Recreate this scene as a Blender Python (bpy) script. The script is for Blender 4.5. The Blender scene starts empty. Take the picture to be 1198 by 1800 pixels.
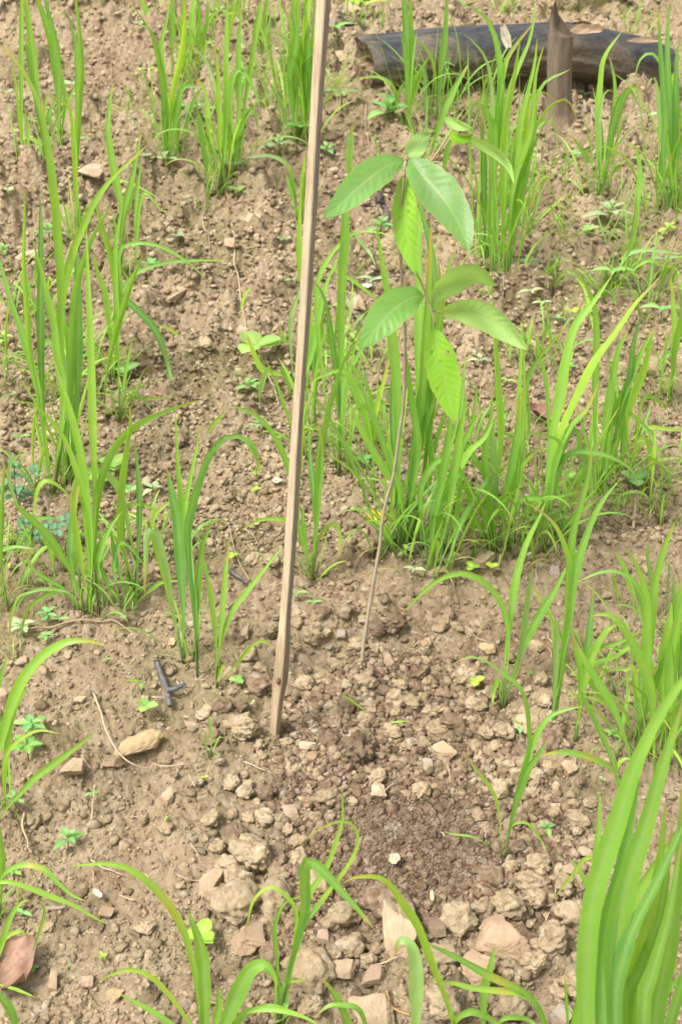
import bpy, bmesh, math, random
import numpy as np
from mathutils import Vector, Matrix
R = math.radians
SC = bpy.context.scene
COL = SC.collection

# ---------------------------------------------------------------- camera
F = 2300.0; CH = 1.36; PITCH = R(30)
cp, sp_ = math.cos(PITCH), math.sin(PITCH)
cam_data = bpy.data.cameras.new('camera')
cam = bpy.data.objects.new('camera', cam_data); COL.objects.link(cam)
cam.location = (0, 0, CH); cam.rotation_euler = (R(90) - PITCH, 0, 0)
cam_data.sensor_fit = 'VERTICAL'; cam_data.sensor_height = 36.0
cam_data.lens = 36.0 * F / 1800.0
cam_data.clip_start = 0.02; cam_data.clip_end = 400
cam_data.dof.use_dof = True; cam_data.dof.focus_distance = 2.05; cam_data.dof.aperture_fstop = 11.0
SC.camera = cam
# ---------------------------------------------------------------- world, sun, exposure
SUN_EL, SUN_AZ = R(58), R(-125)      # azimuth measured clockwise from +Y; light comes from the left, behind the camera
w = bpy.data.worlds.new('World'); SC.world = w; w.use_nodes = True
nt = w.node_tree; bg = nt.nodes['Background']
sky = nt.nodes.new('ShaderNodeTexSky'); sky.sky_type = 'NISHITA'; sky.sun_disc = False
sky.sun_elevation = SUN_EL; sky.sun_rotation = SUN_AZ; sky.dust_density = 4.0; sky.air_density = 1.2
hs = nt.nodes.new('ShaderNodeHueSaturation'); hs.inputs['Saturation'].default_value = 0.06
nt.links.new(sky.outputs[0], hs.inputs['Color']); nt.links.new(hs.outputs[0], bg.inputs['Color'])
bg.inputs['Strength'].default_value = 0.15
sl = bpy.data.lights.new('sun', 'SUN'); sl.energy = 2.4; sl.angle = R(13); sl.color = (1.0, 0.95, 0.87)
so = bpy.data.objects.new('sun', sl); COL.objects.link(so)
sd = Vector((math.sin(SUN_AZ) * math.cos(SUN_EL), math.cos(SUN_AZ) * math.cos(SUN_EL), math.sin(SUN_EL)))
so.rotation_euler = (-sd).to_track_quat('-Z', 'Y').to_euler(); so.location = (-2, -2, 5)
SC.view_settings.view_transform = 'Standard'; SC.view_settings.look = 'None'
SC.view_settings.exposure = 1.0; SC.view_settings.gamma = 1.0
SC.cycles.use_denoising = True
SC.cycles.max_bounces = 8; SC.cycles.transparent_max_bounces = 8

# ---------------------------------------------------------------- noise
def _hash(i, j, s):
    n = (i.astype(np.int64) * 374761393 + j.astype(np.int64) * 668265263 + s * 1442695041) & 0xffffffff
    n = ((n ^ (n >> 13)) * 1274126177) & 0xffffffff
    n = (n ^ (n >> 16)) & 0xffffffff
    n = (n * 2246822519) & 0xffffffff
    return ((n ^ (n >> 15)) & 0xffffff) / float(0xffffff)
def vn(x, y, s=0):
    i = np.floor(x); j = np.floor(y); fx = x - i; fy = y - j
    fx = fx * fx * fx * (fx * (fx * 6 - 15) + 10); fy = fy * fy * fy * (fy * (fy * 6 - 15) + 10)
    a = _hash(i, j, s); b = _hash(i + 1, j, s); c = _hash(i, j + 1, s); d = _hash(i + 1, j + 1, s)
    return (a + (b - a) * fx) * (1 - fy) + (c + (d - c) * fx) * fy
def fbm(x, y, s=0, o=4, g=0.5):
    t = 0; a = 1.0; n = 0
    for k in range(o):
        t = t + a * (vn(x * 2 ** k + 17.3 * k, y * 2 ** k - 9.1 * k, s + k) - 0.5); n += a; a *= g
    return t / n * 2
def lumps(x, y, S, dens, s, warp=0.35):
    """rounded irregular clods on a jittered grid: 0..1 height"""
    wx = x / S + warp * fbm(x / S * 1.7, y / S * 1.7, s + 50, 3, .6); wy = y / S + warp * fbm(x / S * 1.7 + 31, y / S * 1.7, s + 60, 3, .6)
    i = np.floor(wx); j = np.floor(wy); out = np.zeros_like(wx)
    for di in (-1, 0, 1):
        for dj in (-1, 0, 1):
            a = i + di; b = j + dj
            px = a + 0.15 + 0.7 * _hash(a, b, s); py = b + 0.15 + 0.7 * _hash(a, b, s + 1)
            r = 0.28 + 0.5 * _hash(a, b, s + 2) ** 1.5
            on = _hash(a, b, s + 3) < dens
            d2 = ((wx - px) ** 2 + (wy - py) ** 2) / (r * r)
            out = np.maximum(out, np.where(on, r * 1.3 * np.sqrt(np.clip(1 - d2, 0, 1)), 0))
    return out
def sstep(a, b, t):
    t = np.clip((t - a) / (b - a), 0, 1); return t * t * (3 - 2 * t)

SLOPE = 0.14
def plane_pt(u, v):
    a = (u - 599) / F; b = (900 - v) / F
    dy = cp + b * sp_; dz = -sp_ + b * cp
    s = (CH + SLOPE * 1.64) / (SLOPE * dy - dz)
    return a * s, dy * s
PX, PY = plane_pt(690, 1370)
PT = plane_pt(690, 1085)[1]; PB = plane_pt(690, 1760)[1]
PRY = (PT - PB) / 2; PYC = (PT + PB) / 2
def patch(x, y):
    """mask of the freshly dug soil round the sapling"""
    rx = 0.245
    d = ((x - PX - 0.02 - 0.10 * (PYC - y)) / rx) ** 2 + ((y - PYC) / PRY) ** 2
    return sstep(0.0, 0.35, 1.0 - d + 0.55 * fbm(x / 0.12, y / 0.12, 5, 3))
def h_low(x, y):
    x = np.asarray(x, float); y = np.asarray(y, float)
    far = sstep(2.2, 4.0, y)
    h = SLOPE * (y - 1.64) + 0.020 * fbm(x / 0.55, y / 0.55, 11, 3) + far * 0.09 * fbm(x / 1.3 + 3, y / 1.1, 21, 3)
    d = ((x - PX) / 0.27) ** 2 + ((y - PYC) / PRY) ** 2
    m = sstep(0.0, 0.30, 1.05 - d)
    und = 1 - m
    h = h - und * (0.020 + .02 * far) * sstep(.12, .42, fbm(x / .17 + 7, y / .13, 131, 3)) + und * (.012 + .02 * far) * sstep(.0, .35, fbm(x / .12, y / .10 + 3, 141, 3))
    h = h + m * (-0.016 - 0.018 * (y - PYC) / PRY)
    h = h + 0.03 * np.exp(-(((x + 0.46) / .07) ** 2 + ((y - 1.63) / .06) ** 2))      # mossy mound at the left
    return h
def smooth_zone(x, y):
    cx, cy = plane_pt(700, 1480)
    return sstep(0., .5, 1.1 - ((x - cx) / .14) ** 2 - ((y - cy) / .12) ** 2 + .7 * fbm(x / .06, y / .06, 66, 3)) 
def h_fine(x, y):
    p = patch(x, y); q = 1 - .8 * smooth_zone(x, y)
    ro = 0.4 + 0.6 * sstep(-.25, .35, fbm(x / .5, y / .5, 91, 2)); ro = ro + 0.5 * sstep(2.3, 3.6, y)
    nr = .78 + .22 * np.maximum(p, sstep(2.0, 3.0, y))
    a = (0.022 * lumps(x, y, 0.085, 0.40, 31) + 0.013 * lumps(x, y, 0.04, 0.45, 35)) * nr
    b = 0.0075 * lumps(x, y, 0.018, 0.6, 39) + 0.0042 * lumps(x, y, 0.009, 0.7, 43)
    n = 0.014 * fbm(x / 0.06, y / 0.06, 71, 7, .70)
    a = a + .03 * sstep(2.4, 3.8, y) * lumps(x, y, 0.13, 0.5, 47)
    return ((a + n) * ro * (1 - 0.35 * p) * (1 + (.35 + .45 * sstep(2.0, 3.4, y)) * (1 - p)) + b * (0.65 + 0.35 * ro) * nr) * q - 0.009
def H(x, y): return float(h_low(x, y))
def unproj(u, v, Y):
    a = (u - 599) / F; b = (900 - v) / F
    s = Y / (cp + b * sp_)
    return np.array((a * s, Y, CH + s * (-sp_ + b * cp)))
def G(u, v):
    """where the line of sight through a photo point meets the soil"""
    a = (u - 599) / F; b = (900 - v) / F; dy = cp + b * sp_; dz = -sp_ + b * cp
    s = (CH + SLOPE * 1.64) / (SLOPE * dy - dz)
    for _ in range(12):
        x = a * s; y = dy * s
        e = CH + s * dz - H(x, y)
        s += e / (SLOPE * dy - dz) * 0.8
    return np.array((a * s, dy * s, H(a * s, dy * s)))
def HF(x, y, r):
    a = np.linspace(0, 6.283, 9)[:-1]; f = h_fine(x + np.concatenate([[0], r * np.cos(a), .5 * r * np.cos(a)]), y + np.concatenate([[0], r * np.sin(a), .5 * r * np.sin(a)]))
    return float(.5 * f.max() + .5 * f.mean())
def depth(p): return p[1] * cp + (CH - p[2]) * sp_
def px2m(p, px): return px * depth(p) / F

# ---------------------------------------------------------------- materials
def newmat(name):
    m = bpy.data.materials.new(name); m.use_nodes = True
    nt = m.node_tree; return m, nt, nt.nodes['Principled BSDF'], nt.nodes['Material Output']
def nd(nt, t, **k):
    n = nt.nodes.new(t)
    for a, b in k.items():
        if a in n.inputs: n.inputs[a].default_value = b
        else: setattr(n, a, b)
    return n
def ramp(nt, fac, stops):
    r = nt.nodes.new('ShaderNodeValToRGB'); e = r.color_ramp.elements
    while len(e) < len(stops): e.new(0.5)
    for k, (p, c) in enumerate(stops): e[k].position = p; e[k].color = (*c, 1) if len(c) == 3 else c
    nt.links.new(fac, r.inputs[0]); return r.outputs[0]
def mix(nt, fac, a, b, mode='MIX'):
    m = nt.nodes.new('ShaderNodeMix'); m.data_type = 'RGBA'; m.blend_type = mode
    for s, v in ((0, fac), (6, a), (7, b)):
        if isinstance(v, (int, float)): m.inputs[s].default_value = v
        elif isinstance(v, tuple): m.inputs[s].default_value = (*v, 1)
        else: nt.links.new(v, m.inputs[s])
    return m.outputs[2]
def bump(nt, bsdf, h, strength, dist):
    b = nd(nt, 'ShaderNodeBump'); b.inputs['Strength'].default_value = strength; b.inputs['Distance'].default_value = dist
    nt.links.new(h, b.inputs['Height']); nt.links.new(b.outputs[0], bsdf.inputs['Normal']); return b
def coords(nt, scale=(1, 1, 1), obj=True):
    t = nt.nodes.new('ShaderNodeTexCoord'); mp = nt.nodes.new('ShaderNodeMapping'); mp.inputs['Scale'].default_value = scale
    nt.links.new(t.outputs['Object' if obj else 'UV'], mp.inputs[0]); return mp.outputs[0]
def noise(nt, vec, scale, detail=5, rough=.6):
    n = nd(nt, 'ShaderNodeTexNoise'); n.inputs['Scale'].default_value = scale; n.inputs['Detail'].default_value = detail; n.inputs['Roughness'].default_value = rough
    nt.links.new(vec, n.inputs['Vector']); return n.outputs[0]

def soil_material(name, dry1, dry2, moist1, moist2, per_obj=False):
    m, nt, b, out = newmat(name)
    g = nt.nodes.new('ShaderNodeNewGeometry'); P = g.outputs['Position']
    v1 = nd(nt, 'ShaderNodeTexVoronoi'); v1.inputs['Scale'].default_value = 85; nt.links.new(P, v1.inputs['Vector'])
    n1 = noise(nt, P, 9, 6, .65); n2 = noise(nt, P, 70, 6, .7); n3 = noise(nt, P, 450, 4, .7)
    sep = nt.nodes.new('ShaderNodeSeparateColor'); nt.links.new(v1.outputs['Color'], sep.inputs[0])
    dry = mix(nt, ramp(nt, n1, [(.35, (0, 0, 0)), (.65, (1, 1, 1))]), dry1, dry2)
    moist = mix(nt, ramp(nt, n2, [(.35, (0, 0, 0)), (.7, (1, 1, 1))]), moist1, moist2)
    at = nd(nt, 'ShaderNodeAttribute', attribute_name='soil'); sa = nt.nodes.new('ShaderNodeSeparateColor'); nt.links.new(at.outputs['Color'], sa.inputs[0])
    c = mix(nt, sa.outputs[0], dry, moist)
    c = mix(nt, ramp(nt, sep.outputs[0], [(.0, (.0, .0, .0)), (1, (.75, .75, .75))]), c, mix(nt, .6, c, (.50, .385, .27)))
    c = mix(nt, ramp(nt, n2, [(.28, (.55, .55, .55)), (.48, (0, 0, 0))]), c, (.10, .062, .038))
    sp = ramp(nt, sep.outputs[1], [(.93, (0, 0, 0)), (.95, (.55, .55, .55))])
    c = mix(nt, sp, c, (.48, .40, .30))
    c = mix(nt, mix(nt, 1.0, sa.outputs[1], ramp(nt, n2, [(.4, (0, 0, 0)), (.6, (1, 1, 1))]), 'MULTIPLY'), c, (.16, .15, .045))
    # the blue channel brightens or darkens a lump as a whole
    k = mix(nt, sa.outputs[2], (.62, .60, .58), (1.42, 1.43, 1.45)); c = mix(nt, 1.0, c, k, 'MULTIPLY')
    nt.links.new(c, b.inputs['Base Color']); b.inputs['Roughness'].default_value = .93
    b.inputs['Specular IOR Level'].default_value = .2
    hm = nt.nodes.new('ShaderNodeMath'); hm.operation = 'ADD'; nt.links.new(n2, hm.inputs[0]); nt.links.new(n3, hm.inputs[1])
    hm2 = nt.nodes.new('ShaderNodeMath'); hm2.operation = 'MULTIPLY_ADD'; nt.links.new(v1.outputs['Distance'], hm2.inputs[0]); hm2.inputs[1].default_value = -1.2
    nt.links.new(hm.outputs[0], hm2.inputs[2])
    bump(nt, b, hm2.outputs[0], .9, .008)
    return m
M = {}
M['soil'] = soil_material('soil', (.308, .224, .124), (.41, .318, .193), (.180, .110, .065), (.255, .168, .105))

def rock_material():
    m, nt, b, out = newmat('stone')
    c0 = coords(nt); n1 = noise(nt, c0, 60, 6, .6); n2 = noise(nt, c0, 350, 4, .6); n3 = noise(nt, c0, 14, 3, .5)
    at = nd(nt, 'ShaderNodeAttribute', attribute_name='Col')
    c = mix(nt, ramp(nt, n1, [(.35, (0, 0, 0)), (.65, (.6, .6, .6))]), at.outputs['Color'], mix(nt, 1.0, at.outputs['Color'], (.62, .58, .55), 'MULTIPLY'))
    c = mix(nt, ramp(nt, n3, [(.38, (.15, .15, .15)), (.62, (.8, .8, .8))]), c, (.30, .215, .13))
    nt.links.new(c, b.inputs['Base Color']); b.inputs['Roughness'].default_value = .85; b.inputs['Specular IOR Level'].default_value = .25
    hm = nt.nodes.new('ShaderNodeMath'); hm.operation = 'ADD'; nt.links.new(n1, hm.inputs[0]); nt.links.new(n2, hm.inputs[1])
    bump(nt, b, hm.outputs[0], .5, .003)
    return m
M['stone'] = rock_material()

def leaf_material(name, trans=.46, rough=.42, vein=False, spec=.35):
    m, nt, b, out = newmat(name)
    at = nd(nt, 'ShaderNodeAttribute', attribute_name='Col')
    c0 = coords(nt); n1 = noise(nt, c0, 35, 4, .6)
    c = mix(nt, ramp(nt, n1, [(.3, (0, 0, 0)), (.75, (.5, .5, .5))]), at.outputs['Color'], mix(nt, 1.0, at.outputs['Color'], (1.35, 1.18, .9), 'MULTIPLY'))
    uv = coords(nt, (1, 1, 1), False)
    if not vein:
        wv = nd(nt, 'ShaderNodeTexWave'); wv.wave_type = 'BANDS'; wv.bands_direction = 'X'; wv.inputs['Scale'].default_value = 3.2
        wv.inputs['Distortion'].default_value = 0.3; nt.links.new(uv, wv.inputs['Vector'])
        c = mix(nt, ramp(nt, wv.outputs[1], [(.2, (.55, .55, .55)), (.8, (0, 0, 0))]), c, mix(nt, 1.0, c, (.6, .75, .6), 'MULTIPLY'))
    nt.links.new(c, b.inputs['Base Color']); b.inputs['Roughness'].default_value = rough
    b.inputs['Specular IOR Level'].default_value = spec
    tr = nt.nodes.new('ShaderNodeBsdfTranslucent')
    nt.links.new(mix(nt, 1.0, c, (1.5, 1.45, .55), 'MULTIPLY'), tr.inputs[0])
    ms = nt.nodes.new('ShaderNodeMixShader'); ms.inputs[0].default_value = trans
    nt.links.new(b.outputs[0], ms.inputs[1]); nt.links.new(tr.outputs[0], ms.inputs[2]); nt.links.new(ms.outputs[0], out.inputs[0])
    if rough == .43:        # a few brown specks on the old leaves
        v = nd(nt, 'ShaderNodeTexVoronoi'); v.inputs['Scale'].default_value = 75; nt.links.new(c0, v.inputs['Vector'])
        sp = mix(nt, 1.0, ramp(nt, v.outputs['Distance'], [(.10, (1, 1, 1)), (.22, (0, 0, 0))]), ramp(nt, noise(nt, c0, 22, 2), [(.52, (0, 0, 0)), (.6, (.8, .8, .8))]), 'MULTIPLY')
        nt.links.new(mix(nt, sp, c, (.20, .13, .05)), b.inputs['Base Color'])
    bump(nt, b, n1, .25, .001)
    return m
M['grass'] = leaf_material('rice_blade'); M['weed'] = leaf_material('weed_leaf', .36, .5, True)
M['bigleaf'] = leaf_material('sapling_leaf', .34, .43, True, .4)

def col_material(name, rough=.8, grain=(40, 40, 4), amt=.5, bst=.4, spec=.25, dark=(.45, .42, .4)):
    m, nt, b, out = newmat(name)
    at = nd(nt, 'ShaderNodeAttribute', attribute_name='Col')
    c0 = coords(nt, grain); n1 = noise(nt, c0, 5, 6, .65); n2 = noise(nt, coords(nt), 40, 4)
    c = mix(nt, ramp(nt, n1, [(.35, (amt,) * 3), (.6, (0, 0, 0))]), at.outputs['Color'], mix(nt, 1.0, at.outputs['Color'], dark, 'MULTIPLY'))
    c = mix(nt, ramp(nt, n2, [(.45, (0, 0, 0)), (.7, (.35, .35, .35))]), c, mix(nt, 1.0, c, (1.35, 1.35, 1.35), 'MULTIPLY'))
    nt.links.new(c, b.inputs['Base Color']); b.inputs['Roughness'].default_value = rough; b.inputs['Specular IOR Level'].default_value = spec
    bump(nt, b, n1, bst, .002)
    return m
M['wood'] = col_material('weathered_wood', .75, (60, 60, 3), .6, .5)
M['char'] = col_material('charred_wood', .5, (4, 45, 45), .9, .9, .5, (.35, .35, .4))
def char_extra():
    m = M['char']; nt = m.node_tree; b = nt.nodes['Principled BSDF']
    v = nd(nt, 'ShaderNodeTexVoronoi'); v.feature = 'DISTANCE_TO_EDGE'; v.inputs['Scale'].default_value = 9
    nm = nt.nodes.new('ShaderNodeTexNoise'); nm.inputs['Scale'].default_value = 6; nm.inputs['Detail'].default_value = 5; nt.links.new(coords(nt, (.8, 5, 5)), nm.inputs['Vector'])
    nt.links.new(mix(nt, .35, coords(nt, (1.0, 5, 5)), nm.outputs['Color']), v.inputs['Vector'])
    r = ramp(nt, v.outputs['Distance'], [(0, (0, 0, 0)), (.07, (1, 1, 1))])
    bb = nd(nt, 'ShaderNodeBump'); bb.inputs['Strength'].default_value = .3; bb.inputs['Distance'].default_value = .004
    old = b.inputs['Normal'].links[0].from_socket; nt.links.new(old, bb.inputs['Normal']); nt.links.new(r, bb.inputs['Height']); nt.links.new(bb.outputs[0], b.inputs['Normal'])
char_extra()
M['stump'] = col_material('old_stump_wood', .8, (45, 45, 4), .7, .8, .25)
M['twig'] = col_material('dry_twig', .8, (80, 80, 80), .5, .4)
M['deadleaf'] = col_material('dead_leaf', .6, (30, 30, 30), .5, .4)

# ---------------------------------------------------------------- mesh helpers
class MB:
    def __init__(s): s.v = []; s.f = []; s.c = []; s.uv = []; s.n = 0
    def add(s, V, Fc, C, UV=None):
        V = np.asarray(V, float); k = len(V)
        C = np.asarray(C, float)
        if C.ndim == 1: C = np.tile(C[:3], (k, 1))
        s.v.append(V); s.c.append(C[:, :3]); s.uv.append(np.zeros((k, 2)) if UV is None else np.asarray(UV, float))
        s.f += [tuple(i + s.n for i in f) for f in Fc]; s.n += k
    def grid(s, P, C, UV=None, closed=False):
        """P: (n, m, 3)"""
        n, m = P.shape[:2]; Fc = []
        mm = m if closed else m - 1
        for i in range(n - 1):
            for j in range(mm):
                j2 = (j + 1) % m
                Fc.append((i * m + j, i * m + j2, (i + 1) * m + j2, (i + 1) * m + j))
        C = np.asarray(C, float)
        if C.ndim == 3: C = C.reshape(-1, 3)
        s.add(P.reshape(-1, 3), Fc, C, None if UV is None else UV.reshape(-1, 2))
def rotv(v, ax, ang):
    ax = ax / (np.linalg.norm(ax) + 1e-9)
    return v * math.cos(ang) + np.cross(ax, v) * math.sin(ang) + ax * np.dot(ax, v) * (1 - math.cos(ang))
def nrm(v): return v / (np.linalg.norm(v) + 1e-12)
def tangents(P):
    T = np.gradient(P, axis=0); return T / (np.linalg.norm(T, axis=1, keepdims=True) + 1e-12)
def tube(mb, P, rad, C, seg=7, rough=0.0, rng=None, cap=True):
    P = np.asarray(P, float); T = tangents(P); n = len(P)
    rad = np.full(n, rad, float) if np.isscalar(rad) else np.asarray(rad, float)
    ref = np.array((0.3, 0.9, 0.1)) if abs(T[0][2]) > .7 else np.array((0, 0, 1.0))
    u = nrm(np.cross(T[0], ref)); out = np.zeros((n, seg, 3))
    for i in range(n):
        u = nrm(u - T[i] * np.dot(u, T[i])); w_ = np.cross(T[i], u)
        for j in range(seg):
            a = 2 * math.pi * j / seg
            r = rad[i] * (1 + (rng.uniform(-rough, rough) if rough else 0))
            out[i, j] = P[i] + (u * math.cos(a) + w_ * math.sin(a)) * r
    C = np.asarray(C, float)
    if C.ndim == 2: C = np.repeat(C[:, None, :], seg, 1)
    b0 = mb.n; mb.grid(out, C, closed=True)
    if cap:
        mb.f.append(tuple(b0 + j for j in range(seg))[::-1]); mb.f.append(tuple(b0 + (n - 1) * seg + j for j in range(seg)))
def spline(pts, n):
    pts = np.asarray(pts, float)
    if len(pts) == 2: return pts[0] + (pts[1] - pts[0]) * np.linspace(0, 1, n)[:, None]
    p = np.vstack([2 * pts[0] - pts[1], pts, 2 * pts[-1] - pts[-2]])
    L = np.concatenate([[0], np.cumsum(np.linalg.norm(np.diff(pts[:, :2], axis=0), axis=1))]); L /= L[-1]
    out = []
    for t in np.linspace(0, 1, n):
        k = min(int(np.searchsorted(L, t, 'right')) - 1, len(pts) - 2); q = (t - L[k]) / (L[k + 1] - L[k] + 1e-9)
        a, b, c, d = p[k], p[k + 1], p[k + 2], p[k + 3]
        out.append(.5 * ((2 * b) + (-a + c) * q + (2 * a - 5 * b + 4 * c - d) * q * q + (-a + 3 * b - 3 * c + d) * q ** 3))
    return np.array(out)
def build(name, mb, mat, parent=None, loc=None, smooth=True):
    """links one mesh object; loc = world origin of the thing it belongs to"""
    V = np.vstack(mb.v); o0 = np.zeros(3)
    if parent is not None: o0 = np.array(parent['_o'])
    elif loc is not None: o0 = np.asarray(loc, float)
    me = bpy.data.meshes.new(name)
    me.from_pydata((V - o0).tolist(), [], mb.f)
    C = np.vstack(mb.c); ca = me.color_attributes.new('Col', 'FLOAT_COLOR', 'POINT')
    ca.data.foreach_set('color', np.hstack([C, np.ones((len(C), 1))]).astype(np.float32).ravel())
    UV = np.vstack(mb.uv); ul = me.uv_layers.new(name='UVMap')
    li = np.zeros(len(me.loops), np.int32); me.loops.foreach_get('vertex_index', li)
    ul.data.foreach_set('uv', UV[li].astype(np.float32).ravel())
    if smooth: me.shade_smooth()
    me.materials.append(mat)
    o = bpy.data.objects.new(name, me); COL.objects.link(o)
    if parent is not None: o.parent = parent
    elif loc is not None: o.location = tuple(o0)
    return o
def tag(o, label, cat, group=None):
    o['label'] = label; o['category'] = cat
    if group: o['group'] = group
    return o
def thing(name, label, cat, loc, group=None):
    o = bpy.data.objects.new(name, None); COL.objects.link(o); o.location = tuple(loc); o.empty_display_size = .05
    o['_o'] = [float(c) for c in loc]
    return tag(o, label, cat, group)

# ---------------------------------------------------------------- the soil itself
def make_soil():
    s1 = np.linspace(-1, 1, 640)
    s = np.concatenate([[-60, -20, -8, -4, -2.4, -1.7, -1.35, -1.15], s1, [1.15, 1.35, 1.7, 2.4, 4, 8, 20, 60]])
    ys = [0.45]
    while ys[-1] < 6.6: ys.append(ys[-1] + 0.0016 + 0.0017 * ys[-1])
    ys = np.array([-40, -12, -4, -1, 0, .25, .36] + ys + [6.8, 7.1, 7.6, 8.5, 10, 13, 18, 28, 50, 90])
    hw = 1.3 * (.20 + .235 * np.clip(ys, 0.4, 9))
    X = s[None, :] * hw[:, None]; Yg = np.repeat(ys[:, None], len(s), 1)
    X = X + 0; n, m = X.shape
    x = X.ravel(); y = Yg.ravel()
    lo = h_low(np.clip(x, -12, 12), y); f = np.zeros_like(lo); near = (np.abs(x) < 4) & (y < 8) & (y > 0.2)
    f[near] = h_fine(x[near], y[near])
    z = lo + f
    V = np.stack([x, y, z], 1)
    a = (np.arange(n - 1)[:, None] * m + np.arange(m - 1)[None, :]).ravel()
    Fq = np.stack([a, a + 1, a + m + 1, a + m], 1)
    me = bpy.data.meshes.new('ground')
    me.vertices.add(len(V)); me.vertices.foreach_set('co', V.astype(np.float32).ravel())
    me.loops.add(Fq.size); me.loops.foreach_set('vertex_index', Fq.astype(np.int32).ravel())
    me.polygons.add(len(Fq)); me.polygons.foreach_set('loop_start', (np.arange(len(Fq)) * 4).astype(np.int32))
    me.polygons.foreach_set('loop_total', np.full(len(Fq), 4, np.int32))
    me.update(calc_edges=True)
    ca = me.color_attributes.new('soil', 'FLOAT_COLOR', 'POINT')
    p = patch(x, y); dark = .6 * sstep(.05, .5, fbm(x / .4 + 5, y / .3, 81, 4))
    moss = sstep(.15, .5, fbm(x / .35 + 9, y / .3, 85, 3)) * sstep(-.05, -.2, x) * (1 - p) * 1.3 + .8 * np.exp(-(((x + .46) / .06) ** 2 + ((y - 1.63) / .06) ** 2))
    moss += .5 * sstep(.25, .5, fbm(x / .3 + 19, y / .25, 88, 3)) * (1 - p)
    C = np.stack([np.clip(p + dark * (1 - p), 0, 1), np.clip(moss, 0, .8), np.full_like(p, .5) + .25 * fbm(x / .15, y / .15, 95, 3), np.ones_like(p)], 1)
    ca.data.foreach_set('color', C.astype(np.float32).ravel())
    me.shade_smooth(); me.materials.append(M['soil'])
    o = bpy.data.objects.new('ground', me); COL.objects.link(o); o['kind'] = 'structure'
make_soil()

# ---------------------------------------------------------------- lumps of soil and stones
def ico(sub):
    bm = bmesh.new(); bmesh.ops.create_icosphere(bm, subdivisions=sub, radius=1)
    V = np.array([v.co[:] for v in bm.verts]); Fc = [tuple(v.index for v in f.verts) for f in bm.faces]; bm.free(); return V, Fc
ICO = {k: ico(k) for k in (1, 2, 3, 4, 5)}
def n3(V, s, sc):
    return (fbm(V[:, 0] * sc + 3.1 * s, V[:, 1] * sc + V[:, 2] * sc * .7, s, 3) + fbm(V[:, 1] * sc - s, V[:, 2] * sc + V[:, 0] * sc * .6, s + 7, 3) + fbm(V[:, 2] * sc + 9, V[:, 0] * sc - V[:, 1] * sc * .5, s + 13, 3)) / 1.6
def clod_verts(seed, sub=4):
    V, Fc = ICO[sub]; s = seed % 997
    r = 1 + .42 * n3(V, s, 1.3) + .26 * n3(V, s + 3, 3.2) + .14 * n3(V, s + 5, 8)
    return V * r[:, None], Fc
def rock_geo(seed, sub=3, sides=9):
    """angular stone: a sphere cut by random planes, slightly rounded"""
    rg = np.random.RandomState(seed); V, Fc = ICO[sub]; r = np.full(len(V), 1.45)
    for k in range(sides + 6):
        if k < 6:
            nn = np.zeros(3); nn[k // 2] = (-1, 1)[k % 2]; nn = nrm(nn + rg.uniform(-.48, .48, 3)); d = rg.uniform(.5, .78)
        else: nn = nrm(rg.normal(size=3)); d = rg.uniform(.78, .95)
        q = V @ nn; r = np.where(q > .05, np.minimum(r, d / np.maximum(q, .05)), r)
    r = r * (1 + .13 * n3(V, seed % 991, 1.8) + .06 * n3(V, seed % 983, 7) + .03 * n3(V, seed % 977, 18))
    V = V * r[:, None]; e = np.abs(V).max(0); return V / e, Fc

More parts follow.
